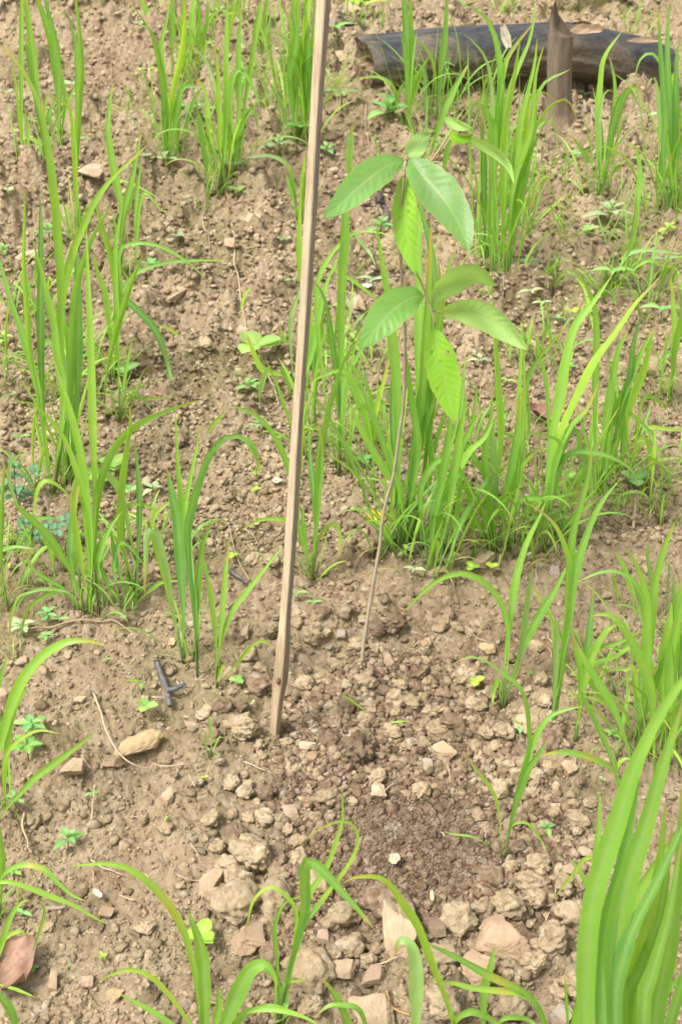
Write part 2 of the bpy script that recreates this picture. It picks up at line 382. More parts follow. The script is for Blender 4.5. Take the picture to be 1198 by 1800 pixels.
def crumbs():
    """fine crumbs of soil nobody could count"""
    rg = np.random.RandomState(4)
    Vs = []; Fs = []; Cs = []; n0 = 0
    V1, F1 = ICO[1]; F1 = np.array(F1); V2, F2 = ICO[2]; F2 = np.array(F2)
    def scatter(N, smin, smax, pw, base, Fb, inpatch, ylo=.75, yhi=6.0, jit=.28):
        nonlocal n0
        k = N * 5 if inpatch else N
        t = rg.rand(k); y = 1 / (1 / ylo - t * (1 / ylo - 1 / yhi))
        if inpatch: y = rg.uniform(PB - .05, PT + .05, k)
        x = rg.uniform(-1, 1, k) * 1.2 * (.20 + .235 * y)
        if inpatch:
            x = rg.uniform(PX - .32, PX + .36, k); ok = (patch(x, y) > rg.rand(k)) & ((smooth_zone(x, y) < rg.rand(k) + .05) | (smax < .005)); x = x[ok][:N]; y = y[ok][:N]
        else:
            cl = vn(x / .09, y / .09, 3); ok = (cl > .35) | (rg.rand(k) < .45); x = x[ok]; y = y[ok]
        k = len(x)
        sz = smin * (smax / smin) ** (rg.rand(k) ** pw) * (np.clip(y, 1.6, 5) / 1.6) ** .75
        z = h_low(x, y) + h_fine(x, y) + sz * .25
        nb = len(base)
        A = rg.normal(size=(k, 3, 3)); Q, _ = np.linalg.qr(A)
        B = base[None] * (1 + jit * rg.uniform(-1, 1, (k, nb, 1)))
        B = B * (np.array([1, .8, .62])[None, None] * rg.uniform(.75, 1.25, (k, 1, 3)))
        B = np.einsum('kij,knj->kni', Q, B) * sz[:, None, None]
        B[:, :, 2] *= .8
        B = B + np.stack([x, y, z], 1)[:, None, :]
        Vs.append(B.reshape(-1, 3)); Fs.append((Fb[None] + (np.arange(k) * nb)[:, None, None] + n0).reshape(-1, 3)); n0 += k * nb
        p = patch(x, y)
        c = np.stack([np.clip(p * np.where(rg.rand(k) < .30 * (1 - .85 * smooth_zone(x, y)), .05, rg.uniform(.7, 1.0, k)), 0, 1), np.zeros(k), np.where(rg.rand(k) < .12 * (1 - .8 * smooth_zone(x, y)), 1.35, rg.rand(k) ** .9 * (1 - .35 * p * smooth_zone(x, y)))], 1)
        Cs.append(np.repeat(c, nb, 0))
    scatter(66000, .0013, .0050, 1.5, V1, F1, False)
    scatter(9000, .0035, .0105, 2.6, V2, F2, False)
    scatter(30000, .003, .0075, 1.6, V1, F1, False, 2.1, 6.2)
    scatter(15000, .0014, .0045, 1.3, V1, F1, True)
    scatter(5200, .0035, .0105, 1.6, V2, F2, True)
    V = np.vstack(Vs); Ft = np.vstack(Fs); C = np.vstack(Cs)
    me = bpy.data.meshes.new('soil_crumbs'); me.vertices.add(len(V)); me.vertices.foreach_set('co', V.astype(np.float32).ravel())
    me.loops.add(Ft.size); me.loops.foreach_set('vertex_index', Ft.astype(np.int32).ravel())
    me.polygons.add(len(Ft)); me.polygons.foreach_set('loop_start', (np.arange(len(Ft)) * 3).astype(np.int32)); me.polygons.foreach_set('loop_total', np.full(len(Ft), 3, np.int32))
    me.update(calc_edges=True)
    ca = me.color_attributes.new('soil', 'FLOAT_COLOR', 'POINT'); ca.data.foreach_set('color', np.hstack([C, np.ones((len(C), 1))]).astype(np.float32).ravel())
    me.materials.append(M['soil'])
    o = bpy.data.objects.new('soil_crumbs', me); COL.objects.link(o); o['kind'] = 'stuff'
    tag(o, 'fine brown soil crumbs and grit scattered over the whole field', 'soil crumbs')
crumbs()
def soil_attr(me, C):
    ca = me.color_attributes.new('soil', 'FLOAT_COLOR', 'POINT')
    ca.data.foreach_set('color', np.tile(np.array([*C, 1.0], np.float32), len(me.vertices)))
def mesh_obj(name, V, Fc, mat, smooth=True):
    me = bpy.data.meshes.new(name); me.from_pydata(np.asarray(V).tolist(), [], Fc)
    if smooth: me.shade_smooth()
    me.materials.append(mat); o = bpy.data.objects.new(name, me); COL.objects.link(o); return o
# ---------------------------------------------------------------- stones and clods one can tell apart
# kind: r angular stone, c crumbly clod ; u v centre, w h size in photo px, rot deg, colour key, label
TAN = (.41, .315, .21); PALE = (.47, .385, .28); OCH = (.42, .31, .165); PINK = (.38, .27, .205); GREY = (.29, .275, .25); ORG = (.43, .295, .195); DRK = (.13, .085, .075); BRN = (.26, .185, .125)
STONES = [
 ('r', 777, 1320, 40, 34, 20, TAN, 'tan stone with flat broken top right of the big brown clod in dug soil'),
 ('r', 752, 1338, 26, 20, 0, GREY, 'thin grey stone chip leaning against the tan broken-topped stone'),
 ('r', 662, 1382, 27, 38, 10, PALE, 'pale oval stone lying alone in the smooth dug soil, below the big brown clod'),
 ('r', 537, 1312, 28, 20, -20, PALE, 'pale triangular stone chip just right of the stake foot'),
 ('r', 540, 1332, 32, 18, 0, BRN, 'flat brown stone directly under the pale triangular chip near the stake foot'),
 ('c', 423, 1277, 58, 46, 0, 0, 'wide grey-tan clod left of the stake foot'),
 ('c', 630, 1312, 60, 52, 0, 1, 'biggest dark brown clod, in the middle of the dug soil right of the stake foot'),
 ('c', 537, 1195, 34, 30, 0, 0, 'pale clod right of the knot of the stake'),
 ('r', 680, 1152, 22, 20, 0, PINK, 'small pinkish round stone right of the sapling foot'),
 ('c', 432, 1392, 32, 24, 0, 0, 'light clod left of the darker one, below and left of the stake foot'),
 ('c', 470, 1390, 38, 28, 0, 1, 'dark brown clod below the stake foot between two light lumps'),
 ('r', 513, 1421, 28, 26, 30, PINK, 'pinkish angular stone below the stake foot at the edge of the smooth dug soil'),
 ('c', 691, 1284, 34, 26, 0, 0, 'light brown clod touching the thin green straw in the dug soil'),
 ('c', 583, 1243, 28, 20, 0, 0, 'pale pinkish clod halfway between stake foot and sapling foot'),
 ('r', 432, 1104, 19, 28, 0, PINK, 'upright oval pinkish stone left of the stake above its knot'),
 ('c', 609, 1200, 22, 20, 0, 0, 'round pale clod just left below the sapling foot'),
 ('c', 664, 1094, 34, 28, 0, 1, 'dark round clod on the upper rim of the dug hole, behind the sapling stem'),
 ('c', 694, 1092, 34, 32, 0, 1, 'dark clod at the upper right rim of the dug hole'),
 ('c', 573, 1110, 22, 16, 0, 0, 'pale clod under the fine roots at the top of the dug hole'),
 ('r', 598, 1113, 16, 14, 0, GREY, 'small grey stone beside the pale clod at the top of the dug hole'),
 ('c', 445, 1497, 68, 60, 0, 0, 'largest pale rough clod, lower left of the dug soil'),
 ('r', 370, 1541, 40, 62, -8, TAN, 'tall angular tan stone with a flat face, left of the largest pale rough clod'),
 ('c', 384, 1484, 30, 24, 0, 0, 'smooth pale lump just above the tall angular tan stone'),
 ('c', 420, 1540, 48, 46, 0, 0, 'clod wedged between the tall angular stone and the largest pale clod'),
 ('r', 437, 1637, 52, 42, 15, BRN, 'broad brown stone left of the small rice plant at the bottom'),
 ('r', 698, 1640, 58, 100, 6, TAN, 'long upright tan slab with soil on its upper end, lower middle'),
 ('r', 601, 1704, 46, 30, 5, TAN, 'tan angular stone left of the foot of the upright slab'),
 ('r', 657, 1720, 42, 30, 0, PINK, 'pinkish stone just below the foot of the upright slab'),
 ('r', 658, 1780, 68, 54, 10, TAN, 'large light stone at the bottom edge below the pinkish stone'),
 ('c', 588, 1676, 28, 26, 0, 0, 'pale clod above the tan angular stone near the upright slab'),
 ('c', 648, 1687, 34, 26, 0, 0, 'pale clod touching the left side of the foot of the upright slab'),
 ('c', 628, 1752, 30, 30, 0, 1, 'brown lump between the pinkish stone and the bottom rice plant'),
 ('c', 547, 1766, 48, 38, 0, 0, 'wide clod right beside the stem of the small rice plant at the bottom'),
 ('r', 567, 1644, 26, 22, 0, PINK, 'pinkish angular stone right of the small rice plant stem'),
 ('r', 766, 1624, 32, 34, 0, DRK, 'dark purple-brown stone right of the upright slab'),
 ('r', 876, 1652, 86, 52, -22, ORG, 'large flat orange-tan slab, upper one of the broken pair at the lower right'),
 ('r', 834, 1690, 58, 56, -30, ORG, 'orange-pink slab, lower one of the broken pair at the lower right'),
 ('r', 862, 1622, 44, 36, -20, BRN, 'brown stone behind the upper orange-tan slab'),
 ('c', 943, 1517, 40, 36, 0, 0, 'pale clod below the small seedling, right of the two grass stalks'),
 ('c', 937, 1576, 38, 34, 0, 0, 'knobbly pale clod above the broken pair of orange slabs'),
 ('c', 940, 1684, 50, 38, 0, 0, 'knobbly clod right of the upper orange-tan slab'),
 ('r', 982, 1778, 42, 46, -20, GREY, 'smooth blue-grey stone at the bottom edge beside the tall blades'),
 ('c', 980, 1745, 32, 32, 0, 0, 'round clod right above the blue-grey stone'),
 ('r', 997, 1524, 20, 26, 0, PINK, 'rosy stone left of the tall foreground blades'),
 ('r', 1031, 1494, 30, 18, -5, TAN, 'flat tan stone touching the tall foreground blades'),
 ('c', 1010, 1722, 44, 44, 0, 0, 'large clod against the left side of the tall foreground blades'),
 ('c', 896, 1768, 54, 34, 0, 0, 'wide clod at the bottom under the arching blades'),
 ('c', 898, 1522, 32, 26, 0, 0, 'clod right below the foot of the two grass stalks'),
 ('r', 1112, 1203, 34, 32, 15, TAN, 'blocky tan stone among the rice at the right'),
 ('r', 1107, 1228, 18, 14, 0, PALE, 'small pale stone just below the blocky tan stone at the right'),
 ('r', 857, 1144, 30, 18, 5, OCH, 'yellow ochre stone right of the dug soil, left of the rice stems'),
 ('c', 818, 1186, 50, 34, 0, 0, 'broad light clod above the crumpled green leaf'),
 ('r', 927, 1268, 48, 38, 10, TAN, 'tan slab under the small seedling at the right'),
 ('c', 955, 1227, 26, 28, 0, 0, 'round lump between two rice stems at the right'),
 ('r', 1001, 1346, 26, 20, 20, TAN, 'cube-like tan stone below the arching yellow-spotted blades'),
 ('r', 943, 1134, 26, 22, 20, TAN, 'tan stone just right of the leaning rice stem above the ochre stone'),
 ('r', 976, 1414, 20, 12, 0, PALE, 'small flat pale stone at the right below the cube-like stone'),
 ('c', 870, 1305, 22, 20, 0, 0, 'pale lump left of the arching blade at the right edge of the dug soil'),
 ('c', 878, 1384, 34, 32, 0, 0, 'light clod left of the lower right rice stem'),
 ('c', 935, 1387, 26, 22, 0, 0, 'light clod right of the lower right rice stem'),
 ('r', 846, 982, 44, 30, -15, TAN, 'flat tan stone in front of the rice right of the sapling'),
 ('r', 975, 1002, 22, 22, 0, GREY, 'grey stone right of the flat tan stone, behind leaning blades'),
 ('r', 1045, 944, 20, 14, 0, TAN, 'small tan stone between two blades at the right'),
 ('r', 233, 1310, 88, 34, 36, OCH, 'long yellowish stone lying aslant left of the stake, crossed by the bent straw'),
 ('r', 196, 1338, 38, 18, 20, BRN, 'brown stone touching the lower end of the long yellowish stone'),
 ('r', 130, 1347, 40, 32, 0, TAN, 'squarish stone left of the long yellowish stone'),
 ('r', 40, 1162, 28, 15, 5, PINK, 'flat pinkish stone at the left edge below the three small weeds'),
 ('r', 336, 1273, 22, 16, 20, TAN, 'small tan stone right below the forked burnt stick'),
 ('r', 296, 1400, 24, 26, 30, TAN, 'wedge-shaped tan stone below the bent straw'),
 ('r', 4, 1221, 30, 26, 0, TAN, 'tan stone cut by the left edge of the picture'),
 ('r', 143, 1228, 22, 15, 0, TAN, 'small tan stone above the mossy mound at the left'),
 ('r', 30, 1092, 42, 20, 0, PINK, 'wide pinkish stone at the left edge beside a small weed'),
 ('r', 95, 1718, 17, 34, 5, TAN, 'upright finger-shaped stone at the lower left, right of the dead leaf'),
 ('r', 155, 1722, 22, 20, 0, PINK, 'rounded pinkish stone right of the upright finger-shaped stone'),
 ('r', 188, 1597, 26, 20, 0, BRN, 'brown rounded stone below the pale flower-like chip at the lower left'),
 ('c', 257, 1628, 32, 22, 0, 0, 'pale lump in the middle of the lower left, under the arching blade'),
 ('r', 200, 1750, 32, 20, 0, OCH, 'flat ochre stone near the bottom left corner'),
 ('r', 100, 1602, 36, 9, 0, GREY, 'thin grey flat stone beside the small weed at the lower left'),
 ('r', 162, 325, 46, 26, -10, PALE, 'large pale flat stone behind the tall left blades'),
 ('r', 483, 97, 30, 16, 0, PINK, 'pinkish flat stone left of the stake near the top'),
 ('r', 473, 326, 34, 22, 0, TAN, 'tan stone left of the stake, the upper one of two'),
 ('r', 450, 391, 36, 24, 0, TAN, 'squarish tan stone left of the stake, the lower one of two'),
 ('r', 624, 44, 36, 20, 0, TAN, 'round tan stone behind the left end of the log'),
 ('r', 583, 54, 20, 26, 0, GREY, 'pale grey stone just right of the stake near the top'),
 ('r', 706, 40, 22, 28, 0, TAN, 'tan stone above the log behind the tall thin rice'),
 ('r', 600, 120, 26, 12, 10, TAN, 'flat stone between the stake and the cut end of the log'),
 ('r', 407, 432, 22, 18, 0, TAN, 'tan stone at the top of the long pale root'),
 ('r', 425, 583, 20, 14, -10, PALE, 'small pale stone halfway along the long pale root'),
 ('r', 52, 475, 38, 18, -8, PALE, 'flat pale stone behind the left rice clump'),
 ('r', 300, 520, 18, 42, -40, TAN, 'sliver-shaped tan chip of wood-like stone on open soil left of the stake'),
 ('r', 173, 583, 20, 20, 0, PALE, 'round white stone seen through the left rice clump'),
 ('r', 942, 299, 18, 15, 0, PALE, 'small pale yellow stone below the stump'),
 ('r', 1152, 637, 36, 24, 0, BRN, 'brown stone behind the rice at the right edge'),
 ('r', 630, 543, 22, 22, 0, TAN, 'tan stone touching the short driftwood stick'),
 ('c', 647, 957, 36, 28, 0, 0, 'pale lump left of the sapling stem below the yellowing leaf'),
 ('r', 568, 1000, 17, 18, 0, TAN, 'tan stone right of the small rice plant behind the stake'),
 ('r', 531, 964, 16, 12, 0, PINK, 'pinkish stone touching the right edge of the stake'),
 ('r', 573, 902, 15, 10, 0, DRK, 'dark stone in open soil between stake and sapling, the lower one'),
 ('r', 613, 845, 16, 10, 0, DRK, 'dark stone in open soil between stake and sapling, the upper one'),
 ('r', 604, 897, 15, 13, 0, PALE, 'small light stone right of the lower dark stone between stake and sapling'),
 ('r', 988, 752, 24, 20, 0, TAN, 'tan stone in front of the curled brown leaf'),
 ('r', 800, 975, 18, 12, 0, TAN, 'small stone under the rice clump right of the sapling'),
]
def place_on(u, v):
    p = G(u, v); return p
used_spots = []
for i, (k, u, v, wp, hp, rot, colr, lab) in enumerate(STONES):
    p = G(u, v + hp * .25); wm = px2m(p, wp) / 2
    fore = math.sin(PITCH + math.atan((v - 900) / F) + math.atan(SLOPE))   # how much of the lying size shows
    hm = px2m(p, hp) / 2
    if k == 'c':
        V, Fc = clod_verts(100 + i * 7, 5 if wp > 40 else 4)
        dims = np.array([wm * .98, max(hm * 1.15, wm * .6), hm * .95])
        V = V * dims / 1.05
        rg = np.random.RandomState(i); a = rg.uniform(-.5, .5); ca, sa = math.cos(a), math.sin(a)
        V = V @ np.array([[ca, sa, 0], [-sa, ca, 0], [0, 0, 1]])
        o = mesh_obj('soil_clod', V, Fc, M['soil']); soil_attr(o.data, (.85 if colr else .05, 0, .35 if colr else 1.05))
        tag(o, lab, 'clod'); sink = .25
    else:
        V, Fc = rock_geo(300 + i * 13, 5 if wp > 30 else 4, 5)
        a = math.radians(rot); ca, sa = math.cos(a), math.sin(a)
        # long axis in the picture: make width and ground-length from the photo sizes
        dims = np.array([wm, min(hm / max(fore, .3), 2.2 * wm if hp < wp * 1.3 else 9) * .92, min(wm, hm) * .72])
        V = V * dims * (1.12 if wp < 50 else 1.3)
        if rot:
            V = V @ np.array([[ca, sa, 0], [-sa, ca, 0], [0, 0, 1]])
        V[:, 2] += SLOPE * V[:, 1]
        o = mesh_obj('stone', V, Fc, M['stone'])
        ca_ = o.data.color_attributes.new('Col', 'FLOAT_COLOR', 'POINT')
        c3 = np.tile(np.array([*colr, 1.0], np.float32), (len(V), 1))
        ca_.data.foreach_set('color', c3.ravel()); tag(o, lab, 'stone'); sink = .12
        try: o.data.set_sharp_from_angle(angle=R(28))
        except Exception: pass
    o.location = (p[0], p[1], p[2] + HF(p[0], p[1], wm * .8) * (.8 if wp < 60 else .5) + dims[2] * (1 - sink) * .8 + .001)
    used_spots.append((p[0], p[1], wm))

# clods that nothing tells apart: copies of a few meshes, each an object of its own
protos = {}
for moist in (0, 1):
    for k in range(9):
        V, Fc = clod_verts(900 + k * 31 + moist * 500, 4)
        o = mesh_obj('soil_clod', V * np.array([1, .85, .7]), Fc, M['soil'])
        soil_attr(o.data, ((.9, 0, .35 + .05 * k) if moist else (.08, 0, .7 + .05 * k)))
        protos[(moist, k)] = o
rg = np.random.RandomState(77); fresh = set(protos)
def add_clod(x, y, r, moist, lab, grp):
    key = (moist, rg.randint(9)); src = protos[key]
    if key in fresh: o = src; fresh.discard(key)
    else: o = src.copy(); COL.objects.link(o)
    o.location = (x, y, H(x, y) + float(h_fine(np.array([x]), np.array([y]))[0]) * .5 + r * .28)
    o.rotation_euler = (rg.uniform(-.4, .4), rg.uniform(-.4, .4), rg.uniform(0, 6.28)); o.scale = (r * rg.uniform(.85, 1.2), r * rg.uniform(.85, 1.2), r)
    tag(o, lab, 'clod', grp)
def far_enough(x, y, r):
    for (a, b, c) in used_spots:
        if (a - x) ** 2 + (b - y) ** 2 < (c * .8 + r * .75) ** 2: return False
    return True
def to_px(x, y):
    z = H(x, y); d = y * cp + (CH - z) * sp_
    return 599 + x / d * F, 900 - ((z - CH) * cp + y * sp_) / d * F
def dug_zone(x, y):
    u, v = to_px(x, y)
    if v > 1690: return 'along the bottom of the dug soil'
    if v > 1420: return ('in the heap at the left side of the dug soil' if u < 620 else 'in the heap at the right side of the dug soil')
    if u < 520: return 'below and left of the stake foot'
    if v < 1160: return 'at the upper rim of the dug hole behind the sapling'
    if u < 640: return 'between the stake foot and the sapling foot'
    return 'right of the sapling foot'
cnt = 0; tries = 0
while cnt < 178 and tries < 12000:
    tries += 1
    x = rg.uniform(PX - .32, PX + .36); y = rg.uniform(PB - .10, PT + .03)
    rim = abs(((x - PX - .1 * (PYC - y)) / .25)) ** 2 + ((y - PYC) / PRY) ** 2
    dens = .9 if (rim > .45 or y > PYC + .22 * PRY) else .10
    if float(smooth_zone(np.array([x]), np.array([y]))[0]) > .4: dens = .02
    if rim > 1.5 or rg.rand() > dens: continue
    r = .0072 * (2.6 ** rg.rand() ** 1.2) * rg.uniform(.9, 1.2)
    if y < PYC - .3 * PRY: r *= 1.75
    if not far_enough(x, y, r): continue
    used_spots.append((x, y, r)); moist = int(rg.rand() < (.42 if y > PYC else .22)); zn = dug_zone(x, y)
    add_clod(x, y, r, moist, ('dark moist' if moist else 'pale dry') + ' small crumbly clod ' + zn, 'small clods ' + zn); cnt += 1
cnt = 0
while cnt < 74:
    y = rg.uniform(1.15, 3.4); x = rg.uniform(-1, 1) * (.20 + .235 * y)
    if float(patch(np.array([x]), np.array([y]))[0]) > .1: continue
    r = .0065 * (2.4 ** rg.rand()) * (y / 1.5) ** .5
    if not far_enough(x, y, r): continue
    used_spots.append((x, y, r)); u, v = to_px(x, y)
    zn = ('in the lower left corner' if v > 1350 else 'left of the stake below mid height' if v > 800 else 'in the upper left half of the field') if u < 500 else ('in the lower right corner' if v > 1350 else 'at the right below mid height' if v > 900 else 'in the upper right half of the field')
    add_clod(x, y, r, 0, 'small dry tan soil lump on undug ground ' + zn, 'small lumps ' + zn); cnt += 1
for key in fresh: bpy.data.objects.remove(protos[key])

# ---------------------------------------------------------------- blades
OFF = {'a': 0, 'b': 400, 'c': 798}
def P2(tile, txt):
    ox = OFF[tile[0]]; oy = 360 * int(tile[1]); out = []
    for t in txt.split():
        a, b = t.split(','); out.append((ox + float(a) / 2.995, oy + float(b) / 2.995))
    return out
G1 = np.array((.225, .44, .065)); G2 = np.array((.15, .34, .085)); G3 = np.array((.31, .49, .055)); YEL = np.array((.42, .40, .08)); STRAW = np.array((.48, .36, .17)); PALEG = np.array((.30, .47, .19))
def blade_mesh(P, W, S, rng, flag, stemfrac=.22, stem_r=.002):
    """P (n,3) path, W half widths, S side vectors"""
    mb = MB(); n = len(P); t = np.linspace(0, 1, n); T = tangents(P)
    base = G1 * (1 - .0) + 0
    q = rng.uniform(0, 1)
    if 'd' in flag: base = G2
    elif 'l' in flag: base = PALEG * .95
    elif 's' in flag: base = STRAW * .75
    elif 'y' in flag: base = G3
    else: base = G1 * (1 - q * .5) + (G3 if rng.random() < .5 else G2) * q * .5
    base = base * rng.uniform(.88, 1.12)
    tipn = rng.uniform(.9, .99) if ('y' not in flag) else .84
    if rng.random() < .14 and 'n' not in flag: tipn = rng.uniform(.72, .9)
    C = np.zeros((n, 5, 3)); P3 = np.zeros((n, 5, 3)); UV = np.zeros((n, 5, 2))
    brown = rng.random() < .35
    ph = rng.uniform(0, 6)
    for i in range(n):
        N = nrm(np.cross(T[i], S[i])); wv = W[i] * (1 + .05 * math.sin(t[i] * 23 + ph))
        for j, s in enumerate((-1, -.5, 0, .5, 1)):
            P3[i, j] = P[i] + S[i] * wv * s + N * wv * (.30 * abs(s) ** 1.3 + .05 * math.sin(t[i] * 31 + ph + s * 2))
            c = base.copy()
            if j == 2: c = c * .4 + PALEG * .6
            a = max(0, (t[i] - tipn) / max(1 - tipn, .05)); a = min(a * 1.3, 1)
            if 'b' in flag:
                bb = math.exp(-((t[i] - .55) / .07) ** 2); c = c * (1 - bb * .8) + YEL * bb * .8
            c = c * (1 - a) + (STRAW * .8 if (brown and a > .5) else YEL) * a
            k0 = max(0, 1 - t[i] / .25); c = c * (1 - .45 * k0) + np.array((.30, .38, .13)) * .45 * k0
            C[i, j] = c; UV[i, j] = (s * .5 + .5, t[i] * 10)
    mb.grid(P3, C, UV)
    k = max(3, int(n * stemfrac)); tt = t[:k] / t[k - 1]
    cs = np.array([np.array((.26, .31, .12)) * (1 - a) + base * 1.05 * a for a in tt])
    if rng.random() < .3: cs[:2] = cs[:2] * .5 + np.array((.30, .16, .10)) * .5
    tube(mb, P[:k], stem_r * (1.15 - .5 * tt), cs, 6)
    return mb
def side_for(P, rng, roll):
    T = tangents(P); out = np.zeros_like(P); n = len(P); tw = rng.uniform(-.5, .5)
    for i in range(n):
        V = nrm(P[i] - np.array((0, 0, CH))); s = nrm(np.cross(T[i], V))
        if i and np.dot(s, out[i - 1]) < 0: s = -s
        out[i] = s
    for i in range(n): out[i] = rotv(out[i], T[i], roll + tw * (i / n))
    return out
def width_profile(n, flag, s0=.30):
    t = np.linspace(0, 1, n)
    w_ = np.where(t < .56, s0 + (1 - s0) * sstep(.16, .56, t), 1.0) * np.clip((1 - t) / .38, 0, 1) ** .62
    return np.clip(w_, .03, 1)
def authored(spec, rng, root):
    hd, tile, pts = spec.split(' ', 2)
    wpx = float(''.join(c for c in hd if c in '0123456789.')); flag = ''.join(c for c in hd if c.isalpha())
    uv = spline(P2(tile, pts), 26)
    b0 = G(*uv[0]); Y0 = b0[1]; L = np.sum(np.linalg.norm(np.diff(uv, axis=0), axis=1)) * depth(b0) / F
    dy = rng.uniform(-.16, .10) * L
    P = []; 
    for i, (u, v) in enumerate(uv):
        t = i / (len(uv) - 1); Y = Y0 + dy * t * t ** .5
        if i > 2:
            yg = G(u, v)[1] if v > 60 else 99
            Y = min(Y, yg - .012 - .01 * min(1, t * 2))
        P.append(unproj(u, v, Y))
    P = np.array(P); P[0][2] -= .01
    for _ in range(2): P[2:-1, 1] = (P[1:-2, 1] + P[2:-1, 1] + P[3:, 1]) / 3
    # re-project after smoothing so the outline stays
    for i in range(1, len(P)): P[i] = unproj(uv[i][0], uv[i][1], P[i][1])
    roll = rng.uniform(-.55, .55)
    scale = np.array([depth(p) / F for p in P])
    W = width_profile(len(P), flag, .27 if uv[0][1] < 1800 else .6) * wpx * .5 * scale / math.cos(roll) * 1.08
    sr = min(.0034, max(.0011, wpx * .17 * scale[0]))
    S = side_for(P, rng, roll)
    return build('blade', blade_mesh(P, W, S, rng, flag, .2, sr), M['grass'], root)
def free_blade(root, base, L, az, lean, droop, wid, rng, flag='', n=16):
    P = [np.array(base, float)]; el = math.pi / 2 - lean; step = L / (n - 1); a = az
    for i in range(1, n):
        t = i / (n - 1); e = el - droop * t ** 2.2
        d = np.array((math.cos(e) * math.sin(a), math.cos(e) * math.cos(a), math.sin(e))); P.append(P[-1] + d * step)
        a += rng.uniform(-.04, .04)
    P = np.array(P); g = h_low(P[:, 0], P[:, 1]) + .006; P[1:, 2] = np.maximum(P[1:, 2], g[1:])
    h = np.array((math.cos(a), -math.sin(a), 0)); T = tangents(P); r = rng.uniform(-.9, .9)
    S = np.array([rotv(nrm(h - T[i] * np.dot(h, T[i])), T[i], r) for i in range(n)])
    W = width_profile(n, flag, .4) * wid * .5
    return build('blade', blade_mesh(P, W, S, rng, flag, .25, min(wid * .17, .002)), M['grass'], root)
GRP = 'rice plants in clumps across the field'
def rice(u, v, label, specs=(), rnd=None, seed=None, spread=.018, cat='rice plant', name='rice_plant', flag=''):
    """rnd = (count, photo height px, lean, droop, width m)"""
    b = G(u, v); rng = random.Random(seed if seed is not None else int(u * 7 + v * 13))
    root = thing(name, label, cat, b, GRP if cat == 'rice plant' else 'thin grass tufts')
    for s in specs: authored(s, rng, root)
    if rnd:
        c, hp, lean, droop, wid = rnd
        if c >= 5: c = int(c * 1.85)
        elif v < 1300 and cat == 'rice plant': c = int(c * 2.4)
        L0 = px2m(b, hp) / .88
        for _ in range(c):
            ang = rng.uniform(0, 6.28); rr = spread * rng.random() ** .5
            L = L0 * rng.uniform(.45, 1.08)
            x = b[0] + rr * math.cos(ang); y = b[1] + rr * math.sin(ang)
            az = rng.uniform(0, 6.28)
            free_blade(root, (x, y, H(x, y) - .005), L, az, abs(rng.gauss(0, lean * 1.25)), droop * rng.uniform(.1, 1.25) * (1.6 if rng.random() < .3 else .8), wid * rng.uniform(.4, .95), rng, flag if rng.random() < .8 else flag + 'y')
        if cat == 'rice plant' and u < 1095 or v < 1500:
            for _ in range(max(3, int(c * .6))):          # thin wispy side leaves
                ang = rng.uniform(0, 6.28); rr = spread * 1.2 * rng.random() ** .5; x = b[0] + rr * math.cos(ang); y = b[1] + rr * math.sin(ang)
                free_blade(root, (x, y, H(x, y) - .005), L0 * rng.uniform(.35, .9), rng.uniform(0, 6.28), rng.uniform(.1, .6), rng.uniform(.8, 2.3), wid * rng.uniform(.4, .75), rng, 'y' if rng.random() < .3 else '')
            for _ in range(2 + c // 5):              # dead straw leaves at the foot
                ang = rng.uniform(0, 6.28); rr = spread * rng.random() ** .5; x = b[0] + rr * math.cos(ang); y = b[1] + rr * math.sin(ang)
                free_blade(root, (x, y, H(x, y) - .003), min(L0, .3) * rng.uniform(.2, .5), rng.uniform(0, 6.28), rng.uniform(.3, 1.0), rng.uniform(1.0, 2.6), wid * rng.uniform(.25, .5), rng, 's', 12)
    return root
# ---------------------------------------------------------------- rice plants, placed one by one
W1 = .0095
rice(43, 322, 'tall thin rice plant at the upper left edge, blades leaving the picture', ["9 a0 130,965 118,700 115,400 118,0 125,-250", "5y a0 125,950 100,600 75,380 60,300", "6 a0 130,960 150,700 130,560"], (2, 120, .2, .6, .006))
rice(80, 305, 'rice plant with a very wide upright blade at the upper left', ["14 a0 240,920 225,720 202,540 180,300 140,0 120,-150", "11d a0 240,925 225,700 195,520 160,350 130,200", "7y a0 245,920 225,780 150,725 85,740", "7y a0 240,900 235,600 255,490 262,470"], (3, 120, .3, .9, .006))
rice(107, 266, 'rice plant with two dark blades against the hollow at the upper left', ["14 a0 320,800 310,600 302,400 270,200 200,0 170,-90", "12d a0 318,800 316,600 305,350 285,200 240,0 225,-60", "7 a0 320,790 340,520 330,420 310,350", "6 a0 325,790 340,600 390,470 430,400", "8d a0 315,780 262,620 290,540 310,530"], (3, 110, .3, .8, .006))
rice(138, 450, 'tall rice plant with an arched yellow-green tip, left of the pale flat stone', ["12 a0 420,1345 400,950 412,600 425,300 400,0 385,-80", "9y a0 415,1345 398,950 390,750 370,580 320,530 262,510", "7d a0 405,850 400,620 408,400 395,200 350,70 310,80 285,110", "7 a1 415,250 420,100 405,-100"], (4, 150, .2, .6, .007))
rice(212, 484, 'rice plant left of open soil with one tall wavy blade', ["12 a1 635,372 645,100 635,-20 600,-200 572,-380 575,-480 595,-645", "10 a1 635,372 640,150 660,0 700,-150 745,-390", "8 a1 640,370 650,100 680,0 720,-100 750,-220", "6 a1 640,370 640,200 600,80 630,30"], (5, 110, .2, .6, .006))
rice(239, 508, 'slender rice stem right of the tall wavy one, bending to the right', ["6 a1 715,442 715,200 718,0 745,-230", "6 a1 715,442 725,100 760,-60 850,30 890,30", "5 a1 700,300 620,-60 600,-130 700,-110 860,-20"], (2, 80, .3, .8, .005))
